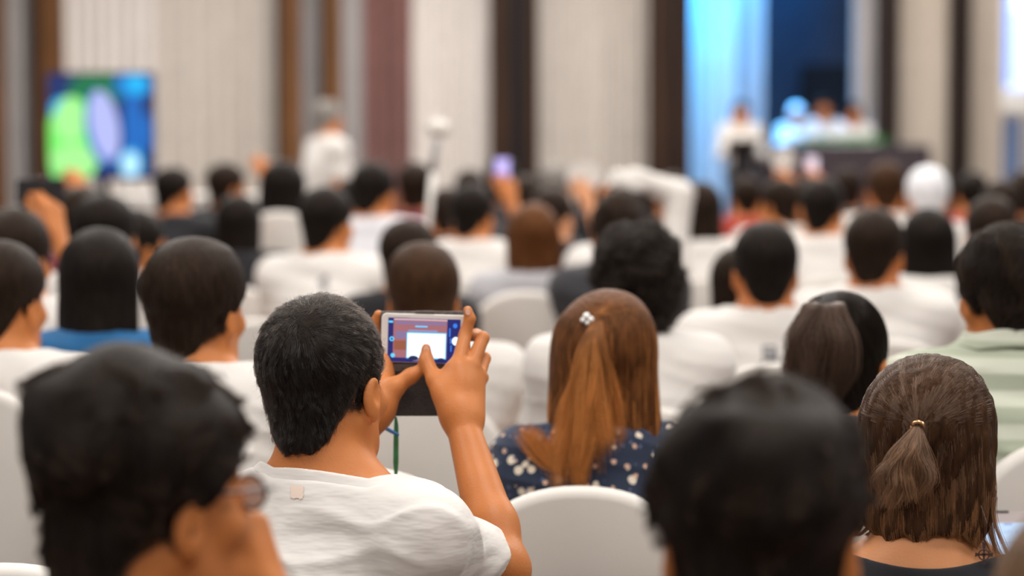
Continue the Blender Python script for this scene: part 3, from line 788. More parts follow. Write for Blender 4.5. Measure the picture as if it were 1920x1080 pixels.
blob(140, 300, 45, 30, 6, 3); blob(192, 240, 32, 72, 3, 4, 8); blob(196, 235, 27, 66, 2, 5, 10); blob(250, 160, 36, 28, 3, 6); blob(256, 158, 22, 20, 5, 7)
blob(245, 306, 22, 28, 5, 8); blob(244, 308, 17, 23, 7, 9); blob(276, 250, 9, 40, 3, 2)
b.build('display', MS, t, loc=(0, 0, zc))
b = MB(); b.box((0, .08, zc / 2), (.08, .04, zc)); b.box((0, .05, .02), (.6, .4, .04)); b.box((0, .06, zc), (.3, .05, .2)); b.build('stand', M_BLACK, t)
C_WHITE = cloth('white_tablecloth', (.62, .60, .58), .05)
t = empty('side_table', (WX(330, 15.2), 15.6, 0)); tag(t, 'white skirted table in front of the grey curtain below the monitor', 'table')
o = link('tablecloth', folds_mesh(1.15, W(330, 372, 15.2).z - .02, .02, 12, 51), t, C_WHITE, loc=(-.4, -.3, .01))
b = MB(); b.box((.17, 0, W(330, 372, 15.2).z), (1.17, .62, .03)); b.build('tabletop', C_WHITE, t, bevel=.01)
for x in (-.3, .65):
    b = MB(); b.box((x, .2, .4), (.04, .04, .78)); b.build('leg', M_BLACK, t)
t = empty('potted_plant', (WX(400, 15.4), 15.5, W(330, 372, 15.2).z + .015)); tag(t, 'small green plant in a white pot on the skirted side table', 'plant')
b = MB(); b.tube([(0, 0, 0), (0, 0, .06)], [.035, .045], 14); b.build('pot', M_WHITEP, t, smooth=True)
b = MB()
for i in range(22):
    a = random.uniform(0, 6.28); dr = Vector((math.cos(a) * .5, math.sin(a) * .5, 1)).normalized(); sdv = dr.cross(Vector((0, 1, .2))).normalized() * .014; p0 = Vector((0, 0, .055)); L = random.uniform(.09, .15); up = Vector((0, .003, .003))
    b.poly([p0, p0 + dr * L * .5 + sdv, p0 + dr * L, p0 + dr * L * .5 - sdv, p0 + up, p0 + dr * L * .5 + sdv + up, p0 + dr * L + up, p0 + dr * L * .5 - sdv + up],
           [(0, 1, 2, 3), (7, 6, 5, 4), (0, 4, 5, 1), (1, 5, 6, 2), (2, 6, 7, 3), (3, 7, 4, 0)])
b.build('leaf', M_LEAF, t)

# ------------------------------------------------------------ microphone stand in the aisle
Dk = 9.0; base = W(800, 450, Dk); top = W(819, 262, Dk); tip = W(822, 240, Dk)
t = empty('microphone_stand', (base.x, Dk, 0)); tag(t, 'pale microphone stand with white foam ball rising above the audience', 'microphone stand')
lp = lambda v: Vector((v.x - base.x, v.y - Dk, v.z))
b = MB(); b.tube([(0, 0, .03), lp(base), lp(W(812, 320, Dk)) ], .0115, 12); b.build('pole', mat('pale_metal', (.62, .60, .57), .4, metal=.1), t, smooth=True)
b = MB(); b.tube([lp(W(811, 322, Dk)), lp(top)], .013, 12); b.build('microphone', M_GREYP, t, smooth=True)
b = MB(); pt = lp(tip); b.tube([pt + Vector((0, 0, dz)) for dz in (-.034, -.028, -.014, 0, .014, .028, .034)], [.008, .028, .041, .045, .041, .028, .008], 16); b.build('foam_ball', mat('foam', (.7, .68, .64), .9, bump=.4), t, smooth=True)
b = MB(); b.tube([(0, 0, 0), (0, 0, .03)], [.14, .12], 24); b.build('base', M_BLACK, t, smooth=False)
# ------------------------------------------------------------ chairs with stretch covers
C_COVER = mat('chair_cover', (.66, .635, .60), .75, .05, 5, .12, 500, spec=.3, sheen=.1)
def chair_outline(w_, zb, zt, el):
    n = 28; pts = [(w_ / 2 * .92, zb), ]
    for i in range(n + 1):
        a = math.pi * i / n
        pts.append((w_ / 2 * math.copysign(abs(math.cos(a)) ** .92, math.cos(a)), zt - el + el * math.sin(a) ** .92))
    pts.append((-w_ / 2 * .92, zb)); return pts
def chair_parts():
    b = MB(); b.plate(chair_outline(.385, .40, .94, .155), .05, M=Matrix.Translation((0, -.025, 0)))
    me = {}
    def done(b_, nm, bev):
        m_ = bpy.data.meshes.new(nm); m_.from_pydata(b_.v, [], b_.f); m_.update(); m_.materials.append(C_COVER)
        for p in m_.polygons: p.use_smooth = True
        return m_
    me['back_cover'] = done(b, 'back_cover', .02)
    b = MB(); rows = [(.47, .195), (.455, .21), (.40, .212), (.30, .214)]; rings = []
    pts = []; n = 24
    for z, r in rows:
        for x, y in rrect(2 * r, 2 * r, .05, 5): pts.append((x, y, z))
    k = len(pts) // len(rows); fs = [(i * k + j, i * k + (j + 1) % k, (i + 1) * k + (j + 1) % k, (i + 1) * k + j)[::-1] for i in range(len(rows) - 1) for j in range(k)]
    fs += [tuple(range(k)), tuple((len(rows) - 1) * k + j for j in range(k - 1, -1, -1))]
    b.poly(pts, fs); me['seat_cover'] = done(b, 'seat_cover', .01)
    b = MB(); b.tube([(0, 0, .32), (0, 0, .12), (0, 0, 0)], [.055, .03, .022], 12); me['leg'] = done(b, 'leg', 0)
    return me
CHAIR = chair_parts()
def chair(x, y, label, rz=0, dz=0.0, group='white covered banquet chairs'):
    """x, y: foot of the backrest; the seat is in front of it (+Y)"""
    t = empty('banquet_chair', (x, y, 0), rz); tag(t, label, 'chair', group)
    bk = link('back_cover', CHAIR['back_cover'], t, M=Matrix.Rotation(R(3), 4, 'X') @ Matrix.Diagonal((1, 1, 1 + dz, 1)))
    bv = bk.modifiers.new('soft_edge', 'BEVEL'); bv.width = .016; bv.segments = 4; bv.limit_method = 'ANGLE'; bv.angle_limit = R(50)
    link('seat_cover', CHAIR['seat_cover'], t, loc=(0, .235, 0))
    for sx_ in (-.17, .17):
        for sy in (.06, .41): link('leg', CHAIR['leg'], t, loc=(sx_, sy, 0))
    return t

# ------------------------------------------------------------ phones
M_PB = mat('phone_black', (.02, .02, .022), .3); M_PW = mat('phone_white', (.78, .76, .74), .25, spec=.6)
M_SW = emis('white', (.82, .93, 1.0), 1.25); M_SCY = emis('cyanline', (.1, .6, 1.0), 1.1); M_SRED = emis('rose', (.34, .13, .15)); M_SPUR = emis('purple', (.22, .16, .30)); M_SNV = emis('deepnavy', (.012, .016, .14)); M_SBR = emis('brown', (.28, .09, .05)); M_SGB = emis('greyblue', (.22, .30, .55)); M_SPINK = emis('pinkhi', (.62, .42, .46)); M_SDK = emis('darkhead', (.01, .02, .08))
def phone_small(loc, rz, label, glow, portrait=True):
    t = empty('smartphone', loc, rz); tag(t, label, 'phone', 'phones held up in the audience')
    a, c = (.070, .100) if portrait else (.148, .074)
    b = MB(); b.plate(rrect(a, c, .009), .008); b.build('body', M_PB, t, bevel=.001)
    b = MB(); b.plate(rrect(a - .008, c - .014, .003), .0006, M=Matrix.Translation((0, -.0008, 0))); b.build('display', glow, t)
    return t

# ------------------------------------------------------------ garments
WHITE = cloth('white_cotton', (.69, .665, .64), .03); WHITE2 = cloth('offwhite_cotton', (.62, .585, .55), .05); WCOOL = cloth('cool_white_cotton', (.70, .71, .76), .05)
BLACKC = cloth('black_cotton', (.018, .018, .022), .2); GREYC = cloth('grey_knit', (.42, .42, .45), .12); NAVYC = cloth('navy_cotton', (.02, .035, .10), .2)
CHARC = cloth('charcoal_cotton', (.045, .045, .052), .2); REDC = cloth('red_cotton', (.38, .05, .035), .2); MAROON = cloth('maroon_cotton', (.16, .03, .05), .2)
def floral():
    m = cloth('floral_cotton', (.028, .04, .075), .2); nt = m.node_tree; N = nt.nodes; L = nt.links; b = N['Principled BSDF']
    tc = N.new('ShaderNodeTexCoord'); last = None
    base = b.inputs['Base Color'].links[0].from_socket
    for sc_, th, col, sd in ((34, .30, (.72, .63, .52), 0), (44, .24, (.62, .40, .30), 3.3), (60, .2, (.10, .13, .24), 7.1)):
        mp = N.new('ShaderNodeMapping'); mp.inputs['Location'].default_value = (sd, sd * .7, sd * .3); L.new(tc.outputs['Object'], mp.inputs[0])
        nz = N.new('ShaderNodeTexNoise'); nz.inputs['Scale'].default_value = 160; L.new(mp.outputs[0], nz.inputs['Vector'])
        v = N.new('ShaderNodeTexVoronoi'); v.inputs['Scale'].default_value = sc_; v.inputs['Randomness'].default_value = .9; L.new(mp.outputs[0], v.inputs['Vector'])
        ad = N.new('ShaderNodeMath'); ad.operation = 'MULTIPLY_ADD'; L.new(nz.outputs[0], ad.inputs[0]); ad.inputs[1].default_value = .16; L.new(v.outputs['Distance'], ad.inputs[2])
        lt = N.new('ShaderNodeMath'); lt.operation = 'LESS_THAN'; L.new(ad.outputs[0], lt.inputs[0]); lt.inputs[1].default_value = th + .05
        mx = N.new('ShaderNodeMix'); mx.data_type = 'RGBA'; L.new(lt.outputs[0], mx.inputs[0]); L.new(base, mx.inputs[6]); mx.inputs[7].default_value = (*col, 1); base = mx.outputs[2]
    L.new(base, b.inputs['Base Color']); return m
def striped(name, c1, c2, scale, axis='Z', c3=None):
    m = cloth(name, c1, .05); nt = m.node_tree; N = nt.nodes; L = nt.links; b = N['Principled BSDF']
    tc = N.new('ShaderNodeTexCoord'); base = b.inputs['Base Color'].links[0].from_socket
    for ax, col, sc_ in ((axis, c2, scale),) + (((('X', c3, scale * .8)),) if c3 else ()):
        sp_ = N.new('ShaderNodeSeparateXYZ'); L.new(tc.outputs['Object'], sp_.inputs[0])
        mu = N.new('ShaderNodeMath'); mu.operation = 'MULTIPLY'; L.new(sp_.outputs['XYZ'.index(ax)], mu.inputs[0]); mu.inputs[1].default_value = sc_
        sn = N.new('ShaderNodeMath'); sn.operation = 'SINE'; L.new(mu.outputs[0], sn.inputs[0])
        mr = N.new('ShaderNodeMapRange'); mr.inputs[1].default_value = -.2; mr.inputs[2].default_value = .3; L.new(sn.outputs[0], mr.inputs[0])
        mx = N.new('ShaderNodeMix'); mx.data_type = 'RGBA'; L.new(mr.outputs[0], mx.inputs[0]); L.new(base, mx.inputs[6]); mx.inputs[7].default_value = (*col, 1); base = mx.outputs[2]
    L.new(base, b.inputs['Base Color']); return m
FLORAL = floral(); POLO = striped('green_stripes', (.36, .40, .31), (.52, .55, .46), 110); PLAID = striped('red_plaid', (.20, .06, .07), (.34, .30, .31), 190, 'Z', (.12, .05, .08))

HB = hair_cap('black', (.013, .0105, .0095)); HD = hair_cap('dark', (.024, .015, .011)); HBR = hair_cap('brown', (.055, .026, .013)); HRB = hair_cap('reddish', (.13, .05, .018)); HGR = hair_cap('grey', (.30, .28, .26)); HLB = hair_cap('lightbrown', (.17, .10, .06))
HCAP = mat('cap_white', (.74, .76, .80), .8, bump=.3)
def rootloc(px, top, D):
    v = W(px, top, D); return Vector((v.x, v.y, 0)), v.z
SMOOTH_T = {}
# ------------------------------------------------------------ the near people
def radial(wpt, swirl=.5, down=0.0):
    wpt = np.array(wpt, np.float32)
    def fl(p, t):
        v = p - wpt; r = np.linalg.norm(v, axis=1, keepdims=True) + 1e-5; v = v / r
        k = np.exp(-r / .05) * swirl
        c = np.cross(np.array([0, -.75, .65], np.float32), v)
        return v + c * k + np.array([0, 0, -down], np.float32)
    return fl
def near(px, top, D, label, key, hyaw=0, byaw=0, h=.006, hh=.004, skt=0, shirt=None, shirt_kw=None, hair='short', hair_m=None, hair_kw=None, pose='lap', male=True, hpitch=0, hroll=0,
         lean=0, wide=1.0, mod=None, hdz=0.0, collar=None, seed=1, hx=0, hy=.02, chairlab=None, cdx=0, cy=-.20, cdz=0):
    root, T = rootloc(px, top, D)
    s = skeleton(T=T, byaw=byaw, hyaw=hyaw, hpitch=hpitch, hroll=hroll, pose=pose, lean=lean, wide=wide, hx=hx, hy=hy)
    s['hc'].z += hdz
    if mod: mod(s, root)
    o, ho, HM, hv = build_person(root, s, key, h=h, skin_m=skin(skt), shirt=shirt, shirt_kw=shirt_kw or {}, hair=hair, hair_m=hair_m, hair_kw=hair_kw or {}, hh=hh, male=male, label=label, collar=collar, hair_seed=seed)
    if chairlab: chair(root.x + cdx, root.y + cy, chairlab, dz=cdz)
    return o, ho, HM, hv, s, root

# --- the man with the phone (in focus)
def p2_mod(s, root):
    L = lambda px, py, D: W(px, py, D) - root
    s['neck'].z -= .022; s['neck'].x += .008; s['tilt'] = .12
    s['shR'] = L(798, 1006, 3.30); s['elR'] = L(944, 1068, 3.47); s['wrR'] = L(866, 792, 3.645)
    s['shL'] = L(428, 1000, 3.44); s['elL'] = L(520, 1050, 3.68); s['wrL'] = L(700, 775, 3.68)
    r = []
    wr = s['wrR']
    k = [L(858, 690, 3.675), L(884, 688, 3.685), L(897, 705, 3.70), L(893, 732, 3.71)]
    for q, r1 in zip(k, (.0135, .0125, .0115, .0105)): r.append((wr + (q - wr) * .12, q, .0205, r1, .024))
    r.append((L(838, 740, 3.66), L(862, 720, 3.665), .014, .016, .02))
    r += chain([k[0], L(872, 628, 3.715), L(881, 598, 3.718), L(877, 582, 3.718)], (.0118, .0100, .0088, .0072))
    r += chain([k[1], L(905, 634, 3.72), L(893, 628, 3.755), L(872, 632, 3.765)], (.0122, .0102, .0095, .008))
    r += chain([k[2], L(908, 672, 3.735), L(896, 668, 3.765), L(874, 668, 3.77)], (.0115, .0100, .009, .0078))
    r += chain([k[3], L(905, 708, 3.735), L(894, 700, 3.765), L(872, 698, 3.77)], (.0105, .009, .008, .007))
    r += [(L(846, 762, 3.65), L(815, 712, 3.672), .018, .0128, .022), (L(838, 728, 3.67), L(852, 695, 3.675), .012, .011, .02)]
    r += chain([L(815, 712, 3.672), L(799, 676, 3.695), L(799, 653, 3.702)], (.0122, .0108, .0072), .006)
    s['hands']['R'] = r
    l = []; wl = s['wrL']
    kk = [L(718, 668, 3.745), L(722, 690, 3.75), L(722, 715, 3.75), L(718, 738, 3.74)]
    for q in kk: l.append((wl + (q - wl) * .15, q, .019, .012, .022))
    l += chain([kk[0], L(706, 628, 3.76), L(706, 603, 3.755), L(710, 590, 3.75)], (.0115, .0098, .009, .0075))
    for i, (q, yy) in enumerate(zip(kk[1:], (640, 662, 690))): l += chain([q, L(716, yy, 3.77), L(732, yy - 4, 3.785), L(752, yy - 2, 3.785)], (.011, .0095, .0085, .0075))
    l += [(wl, L(738, 728, 3.69), .022, .0150, .02)]
    l += chain([L(738, 728, 3.69), L(770, 705, 3.695), L(797, 691, 3.70)], (.0145, .0108, .0078), .01)
    s['hands']['L'] = l
o2, h2, HM2, hv2, s2, r2 = near(606, 555, 3.40, 'person in white t-shirt holding up a phone with both hands, in sharp focus', 'p2', hyaw=24, byaw=6, h=.0031, hh=.0028, skt=0,
    shirt=mat('white_cotton_soft', (.69, .665, .64), .85, .03, 6, .55, 15, spec=.2, sheen=.15, stretch=(.55, .8, 2.0), dist=.012), shirt_kw=dict(wr=.0032, seed=5, neckz=-.024), hair='short', hair_m=HB, hair_kw=dict(t=.0125, lump=.0028), mod=p2_mod, seed=4, hroll=-4, hpitch=2, collar=(-.024, .018, .0050), cdx=.0, cy=-.24,
    chairlab='white covered chair holding the person who films with a phone')
fs2 = hair_field('short', 4, t=.0125, lump=.0028)
wh = (.012, -.078, .088)
P = grow(fs2, *hv2, 52000, 8, .0044, radial(wh, .7, .12), depth=.008, lift=.0070, wob=.20, seed=5, tuft=.66, ntuft=2300, clump=.22)
strands('hair_strands', P, .00021, strand_mat('black', (.008, .0058, .0046), .24, coat=1.42), h2)
P = grow(fs2, *hv2, 900, 8, .005, radial(wh, .5), depth=.003, lift=.014, wob=.5, seed=6)
strands('stray_hairs', P, .00011, MATS['strand_black'], h2)
# stitched label mark inside the neck of the shirt
t0 = W(556, 924, 3.30) - r2
decal(o2, s2, t0.x, t0.z, 0.0085, .0085, mat('neck_label', (.70, .58, .50), .8), 'neck_label', True)

M_NAIL = mat('nail', (.62, .34, .24), .3, spec=.6)
def nail(px, py, D, ang, w_=.0046, l_=.0062):
    c_ = W(px, py, D) - r2; b = MB(); b.plate([(w_ * math.cos(a), l_ * math.sin(a)) for a in [-2 * math.pi * i / 16 for i in range(16)]], .0012, 0)
    b.build('fingernail', M_NAIL, o2, M=Matrix.Translation(c_) @ Matrix.Rotation(R(ang), 4, 'Y') @ Matrix.Rotation(R(-12), 4, 'X'), bevel=.0004)
nail(799.5, 656, 3.6935, 0); nail(877, 585, 3.7100, -12, .0040, .0055)

# --- his phone
cph = W(797, 635, 3.735); PM = Matrix.Rotation(R(1), 3, 'Y').to_4x4()
t = empty('smartphone', cph); tag(t, 'white smartphone in dark flip case held up sideways by the filming person', 'phone')
s_ = 3.735 / FPX
def pp(x, y): return ((x - 797) * s_, (635 - y) * s_)
b = MB(); b.plate(rrect(166 * s_, 93 * s_, .0085, 8), .0075); b.build('body', M_PW, t, bevel=.0014, M=PM @ Matrix.Rotation(R(.8), 4, 'Y'))
b = MB()
def prect(x0, y0, x1, y1, mi, lay):
    (xa, za), (xb, zb_) = pp(x0, y0), pp(x1, y1); b.plate([(xa, zb_), (xb, zb_), (xb, za), (xa, za)][::-1], .0003, mi, Matrix.Translation((0, -.0004 * lay, 0)))
def pell(cx, cy, rx, ry, mi, lay):
    b.plate([(pp(cx + rx * math.cos(a), cy + ry * math.sin(a))) for a in [-2 * math.pi * i / 20 for i in range(20)]], .0003, mi, Matrix.Translation((0, -.0004 * lay, 0)))
prect(727, 597, 863, 680, 0, 1); prect(737, 599, 838, 672, 2, 2); prect(739, 640, 770, 657, 4, 3); prect(742, 622, 764, 636, 3, 3); prect(822, 640, 838, 660, 3, 3); prect(775, 668, 812, 678, 3, 2.5)
prect(738, 598, 838, 601, 6, 3); prect(742, 603, 836, 609, 3, 3); prect(765, 619, 820, 622, 5, 3); prect(778, 611, 801, 613.5, 9, 4)
prect(762.5, 623.5, 837, 673, 9, 3.4); prect(764, 625.5, 835.5, 671, 8, 4.2); pell(776, 672, 9, 4.5, 7, 5); pell(828, 674, 7, 3.5, 7, 5)
pell(855, 638, 7.3, 8, 8, 4); pell(853, 609, 4.2, 4.5, 10, 3); pell(734.5, 637, 4.4, 4.4, 9, 3); pell(734.5, 637, 2.2, 2.2, 0, 4); pell(737, 668, 4, 4, 9, 3); prect(728, 603, 736, 606.5, 9, 3)
prect(842, 614, 844.5, 630, 10, 3); prect(844, 633, 846.5, 643, 10, 3); prect(845, 646, 847.5, 658, 10, 3)
b.build('display', [M_SNV, M_SPINK, M_SRED, M_SPUR, M_SBR, M_SGB, M_SPINK, M_SDK, M_SW, M_SCY, emis('iconblue', (.03, .2, .8))], t, M=PM @ Matrix.Rotation(R(.8), 4, 'Y'))
M_CASE = mat('case_leather', (.040, .034, .033), .65, .3, 60, .4, 300); M_SUEDE = mat('case_suede', (.16, .14, .135), .95, .4, 120, .5, 500)
b = MB(); b.plate(rrect(170 * s_, 97 * s_, .010, 8), .003, M=Matrix.Translation((0, .0075, .0008))); b.build('case_back', M_CASE, t, bevel=.001)
b = MB(); b.plate(rrect(168 * s_, 9 * s_, .003, 4, cz=pp(0, 588)[1]), .007, M=Matrix.Translation((0, .001, 0))); b.plate(rrect(36 * s_, 5 * s_, .0018, 4, cx=pp(797, 0)[0], cz=pp(0, 585)[1]), .006); b.build('case_edge', M_SUEDE, t, bevel=.001)
b = MB(); b.plate(rrect(26 * s_, 4 * s_, .0014, 4, cx=pp(752, 0)[0], cz=pp(0, 592)[1]), .0012, M=Matrix.Translation((0, -.0005, 0))); b.build('volume_button', M_PW, t)
b = MB(); b.plate(rrect(162 * s_, 105 * s_, .007, 8, cx=pp(815, 0)[0], cz=pp(0, 730)[1]), .0045, M=Matrix.Translation((0, .006, 0))); b.build('flip_cover', M_CASE, t, bevel=.0012)
b = MB(); b.plate(rrect(120 * s_, 14 * s_, .002, 4, cx=pp(795, 0)[0], cz=pp(0, 690)[1]), .002, M=Matrix.Translation((0, .0042, 0))); b.build('cover_hinge', M_SUEDE, t)
G_ = mat('green_strap', (.05, .26, .09), .6, .3, 80)
b = MB()
cs = [pp(741, 783), pp(742, 800), pp(741.5, 830), pp(741, 870), pp(741, 893)]
lw = [.0018, .0034, .0040, .0042, .0026]
for sgn in (0, 1):
    pass
pts = [Vector((x - w__, .002, z)) for (x, z), w__ in zip(cs, lw)] + [Vector((x + w__, .002, z)) for (x, z), w__ in reversed(list(zip(cs, lw)))]
b.plate([(p.x, p.z) for p in pts], .0022, 0, Matrix.Translation((0, .004, 0))); b.build('wrist_strap', G_, t, bevel=.0006)
b = MB(); x1, z1_ = pp(712, 798); x2, z2_ = pp(747, 818)
b.tube([(x1, -.004, z1_), ((x1 + x2) / 2, -.002, (z1_ + z2_) / 2), (x2, 0, z2_)], [.0030, .0032, .0022], 8); b.build('blue_tassel', mat('blue_cord', (.08, .25, .62), .4), t, smooth=True)

# --- near man with glasses and hand at his face, left
def p1_mod(s, root):
    hc = s['hc']
    for k_ in ('neck', 'shR', 'shL', 'elR', 'elL', 'wrL', 'chest'): s[k_] = s[k_] - Vector((0, 0, .06))
    w_ = hc + Vector((.112, .075, -.112)); s['wrR'] = w_; s['elR'] = s['shR'] + Vector((.03, .17, -.22))
    s['hands']['R'] = hand_prims(w_, Vector((-.25, -.05, .95)), Vector((.75, -.25, .4)), 1, (48, 62, 40), 5, 40)
o1, h1, HM1, hv1, s1, r1 = near(258, 620, 2.26, 'person with wavy black hair and glasses resting chin on hand, blurred nearest at left', 'p1', hyaw=42, byaw=12, h=.0045, hh=.004, skt=0,
    shirt=CHARC, hair='tousled', hair_m=HB, hair_kw=dict(t=.012, lump=.008, topx=1.9, base=.85), mod=p1_mod, hdz=-.033, seed=8, hx=-.0, chairlab=None)
f1 = hair_field('tousled', 8, t=.012, lump=.008, topx=1.9, base=.85)
P = grow(f1, *hv1, 14000, 9, .006, radial((0, -.07, .09), .9, .2), depth=.012, lift=.014, wob=.3, seed=15, clump=.9, tuft=.88, ntuft=240)
strands('hair_strands', P, .00030, strand_mat('darkbrown', (.032, .020, .014), .5), h1)
# glasses
def glasses(o, s, lens=(.5, .55, .6)):
    HM = Matrix.Translation(s['hc']) @ s['HR'].to_4x4(); M_G = mat('glasses_frame', (.02, .02, .022), .3); M_L = mat('lens', (.75, .78, .8), .15, spec=.9)  # whitish opaque lens colour paints in a bright reflection on the glass
    b = MB()
    for sd in (-1, 1):
        b.tube([(sd * .076, -.005, .012), (sd * .078, .04, .014), (sd * .068, .106, .010)], .0018, 8)
        b.tube([(sd * .034 + .021 * math.cos(a), .108, .003 + .017 * math.sin(a)) for a in [2 * math.pi * i / 20 for i in range(21)]], .0018, 8, caps=False)
    b.tube([(-.009, .110, .008), (.009, .110, .008)], .0018, 8)
    g_ = b.build('glasses', M_G, o, smooth=True, M=HM)
    for sd in (-1, 1):
        l = MB(); l.plate([(sd * .034 + .020 * math.cos(a), .003 + .016 * math.sin(a)) for a in [-2 * math.pi * i / 20 for i in range(20)]], .0012, 0, Matrix.Translation((0, .107, 0))); l.build('lens', M_L, g_)
glasses(o1, s1)

# --- near black tousled head, right
o3, h3, HM3, hv3, s3, r3 = near(1434, 688, 2.12, 'person with thick tousled black hair and plaid shirt, blurred nearest at right of centre', 'p3', hyaw=10, byaw=0, h=.006, hh=.004, skt=0,
    shirt=PLAID, hair='tousled', hair_m=HB, hair_kw=dict(t=.012, lump=.009, topx=1.5, base=.9, line='mid'), hdz=-.022, seed=17, collar=(-.004, .03, .008))
f3 = hair_field('tousled', 17, t=.012, lump=.009, topx=1.5, base=.9, line='mid')
P = grow(f3, *hv3, 14000, 9, .0058, radial((-.01, -.06, .10), .9, .1), depth=.012, lift=.014, wob=.3, seed=16, clump=1.0, tuft=.88, ntuft=220)
strands('hair_strands', P, .00030, MATS['strand_darkbrown'], h3)

# --- woman with half ponytail at right
tie4 = np.array([-.006, -.108, .052], np.float32)
def halfup(tie, pony_w=.03):
    def fl(p, t):
        up = (p[:, 2] > tie[2] + .008 - .10 * np.abs(p[:, 0]))[:, None]
        v = tie - p; r = np.linalg.norm(v, axis=1, keepdims=True) + 1e-5
        return np.where(up, v / r * np.clip((r - .006) / .02, 0, 1), np.array([0, -.04, -1], np.float32) + np.stack([p[:, 0] * 1.0, 0 * p[:, 0], 0 * p[:, 0]], 1))
    return fl
def p4_mod(s, root):
    s['neck'] += Vector((-.012, 0, -.034)); s['shR'] += Vector((-.055, .01, -.105)); s['shL'] += Vector((0, 0, -.032)); s['elR'].z -= .05; s['tilt'] = .10
o4, h4, HM4, hv4, s4, r4 = near(1748, 674, 3.36, 'person with brown bob half tied by a gold hair tie, bare nape and black top', 'p4', hyaw=14, byaw=4, h=.004, hh=.0034, skt=2, male=False, wide=.88,
    shirt=BLACKC, shirt_kw=dict(neckz=-.0302, nw=.082, t=.006, wr=.002), hair='bob', hair_m=HBR, hair_kw=dict(t=.018, lump=.004, length=.108, width=.098), seed=23, cy=-.24, mod=p4_mod,
    chairlab='white covered chair holding the person with the brown half ponytail')
f4 = hair_field('bob', 23, t=.018, lump=.004, length=.108, width=.098)
SM4 = strand_mat('brown', (.125, .076, .052), .34, col2=(.26, .125, .055), z0=-.10, z1=.02)
P = grow(f4, *hv4, 20000, 14, .0085, halfup(tie4), depth=.006, lift=.003, wob=.04, seed=24, tuft=.6, ntuft=420, rootcond=lambda v: v[:, 2] > -.09, clump=.05,
         keep=lambda P: (P[:, -1, 2] > -.16))
strands('hair_strands', P, .00027, SM4, h4)
def ponytail(parent, start, pts, n, spread, m, rad=.00027, seed=1, K=16, name='ponytail', flat=.6):
    """bundle of strands along a centre line, with per-point spread"""
    g = np.random.default_rng(seed); pts = np.array(pts, np.float32); tt = np.linspace(0, 1, K); tp = np.linspace(0, 1, len(pts))
    C = np.stack([np.interp(tt, tp, pts[:, i]) for i in range(3)], 1)
    for _ in range(2): C[1:-1] = (C[:-2] + 2 * C[1:-1] + C[2:]) / 4
    S = np.interp(tt, np.linspace(0, 1, len(spread)), spread)
    NC = 34; cl = g.integers(0, NC, n); ca = g.uniform(0, 6.28, NC); cr = np.sqrt(g.random(NC)); cln = g.uniform(.62, 1.0, NC)
    cfx, cph = g.uniform(2.5, 6, NC), g.uniform(0, 6.28, NC)
    lo_ = np.stack([cr * np.cos(ca), flat * cr * np.sin(ca)], 1)
    a = g.uniform(0, 6.28, n); r = np.sqrt(g.random(n)); so_ = np.stack([r * np.cos(a), r * np.sin(a)], 1) * .30
    fr2 = g.normal(size=(n, 2)) * .05; ln = np.clip(cln[cl] * g.uniform(.88, 1.04, n), 0, 1)
    P = np.zeros((n, K, 3), np.float32)
    for k in range(K):
        u = tt[k] * ln; idx = u * (K - 1); i0 = np.minimum(idx.astype(int), K - 2); fr_ = (idx - i0)[:, None]
        c = C[i0] * (1 - fr_) + C[i0 + 1] * fr_; s__ = np.interp(u, tt, S)[:, None]
        wn = np.stack([np.sin(cfx[cl] * u * 1.6 + cph[cl]), np.cos(cfx[cl] * u * 1.3 + cph[cl] * 2)], 1) * .22 * np.minimum(u * 3, 1)[:, None]
        pinch = (1 - .55 * np.clip(u / ln, 0, 1) ** 2)[:, None]
        ov = (lo_[cl] + wn + so_ * pinch * 1.2 + fr2 * u[:, None] * 3) * s__
        P[:, k, :2] = c[:, :2] + ov; P[:, k, 2] = c[:, 2]
    o = strands(name, P, rad, m, parent); return o
SM4B = strand_mat('brownlight', (.17, .105, .07), .36, col2=(.30, .16, .08), z0=-.10, z1=.04)
ponytail(h4, None, [(-.006, -.118, .052), (-.012, -.138, .02), (-.018, -.136, -.02), (-.02, -.130, -.062)], 2600, [.006, .021, .038, .036], SM4B, seed=5)
GOLD = mat('gold', (.75, .48, .26), .25, metal=1.0); SILV = mat('silver', (.8, .8, .8), .2, metal=.8)
def ring_tube(c, r, th, m, name, parent, axis=Vector((0, -1, -.25))):
    a = axis.normalized(); u = a.cross(Vector((1, 0, 0))).normalized(); v = a.cross(u); b = MB(); c = Vector(c)
    b.tube([c + (u * math.cos(k) + v * math.sin(k)) * r for k in [2 * math.pi * i / 20 for i in range(21)]], th, 8, caps=False); return b.build(name, m, parent, smooth=True)
ring_tube((-.006, -.119, .050), .0085, .0030, GOLD, 'hair_tie', h4)
# cross shaped earring with a ring, hanging from the ends of her hair on the right
b = MB(); ce = W(1845, 1040, 3.26) - r4; ms = 3.26 / FPX
for a in range(4):
    A = R(90 * a); u = (math.cos(A), math.sin(A)); v = (-u[1], u[0]); L_ = (17, 24, 17, 19)[a]
    pts = [(0, -1.3), (10, -2.0), (L_ - 1, -4.2), (L_, 4.2), (10, 2.0), (0, 1.3)]
    b.plate([((r_ * u[0] + w__ * v[0]) * ms, (r_ * u[1] + w__ * v[1]) * ms) for r_, w__ in pts], .0014)
for rad_ in (10, 3):
    b.tube([Vector((rad_ * ms * math.cos(k), .0007, rad_ * ms * math.sin(k))) for k in [2 * math.pi * i / 28 for i in range(29)]], .0011, 6, caps=False)
b.tube([(0, .0007, 24 * ms), (.002, .0007, 36 * ms), (.004, .004, 60 * ms), (.0, .03, 90 * ms)], .0007, 6)
b.build('cross_earring', mat('cross_brown', (.05, .02, .015), .5), o4, M=Matrix.Translation(ce))
g = np.random.default_rng(9)           # loose ends that flick outwards below the bob
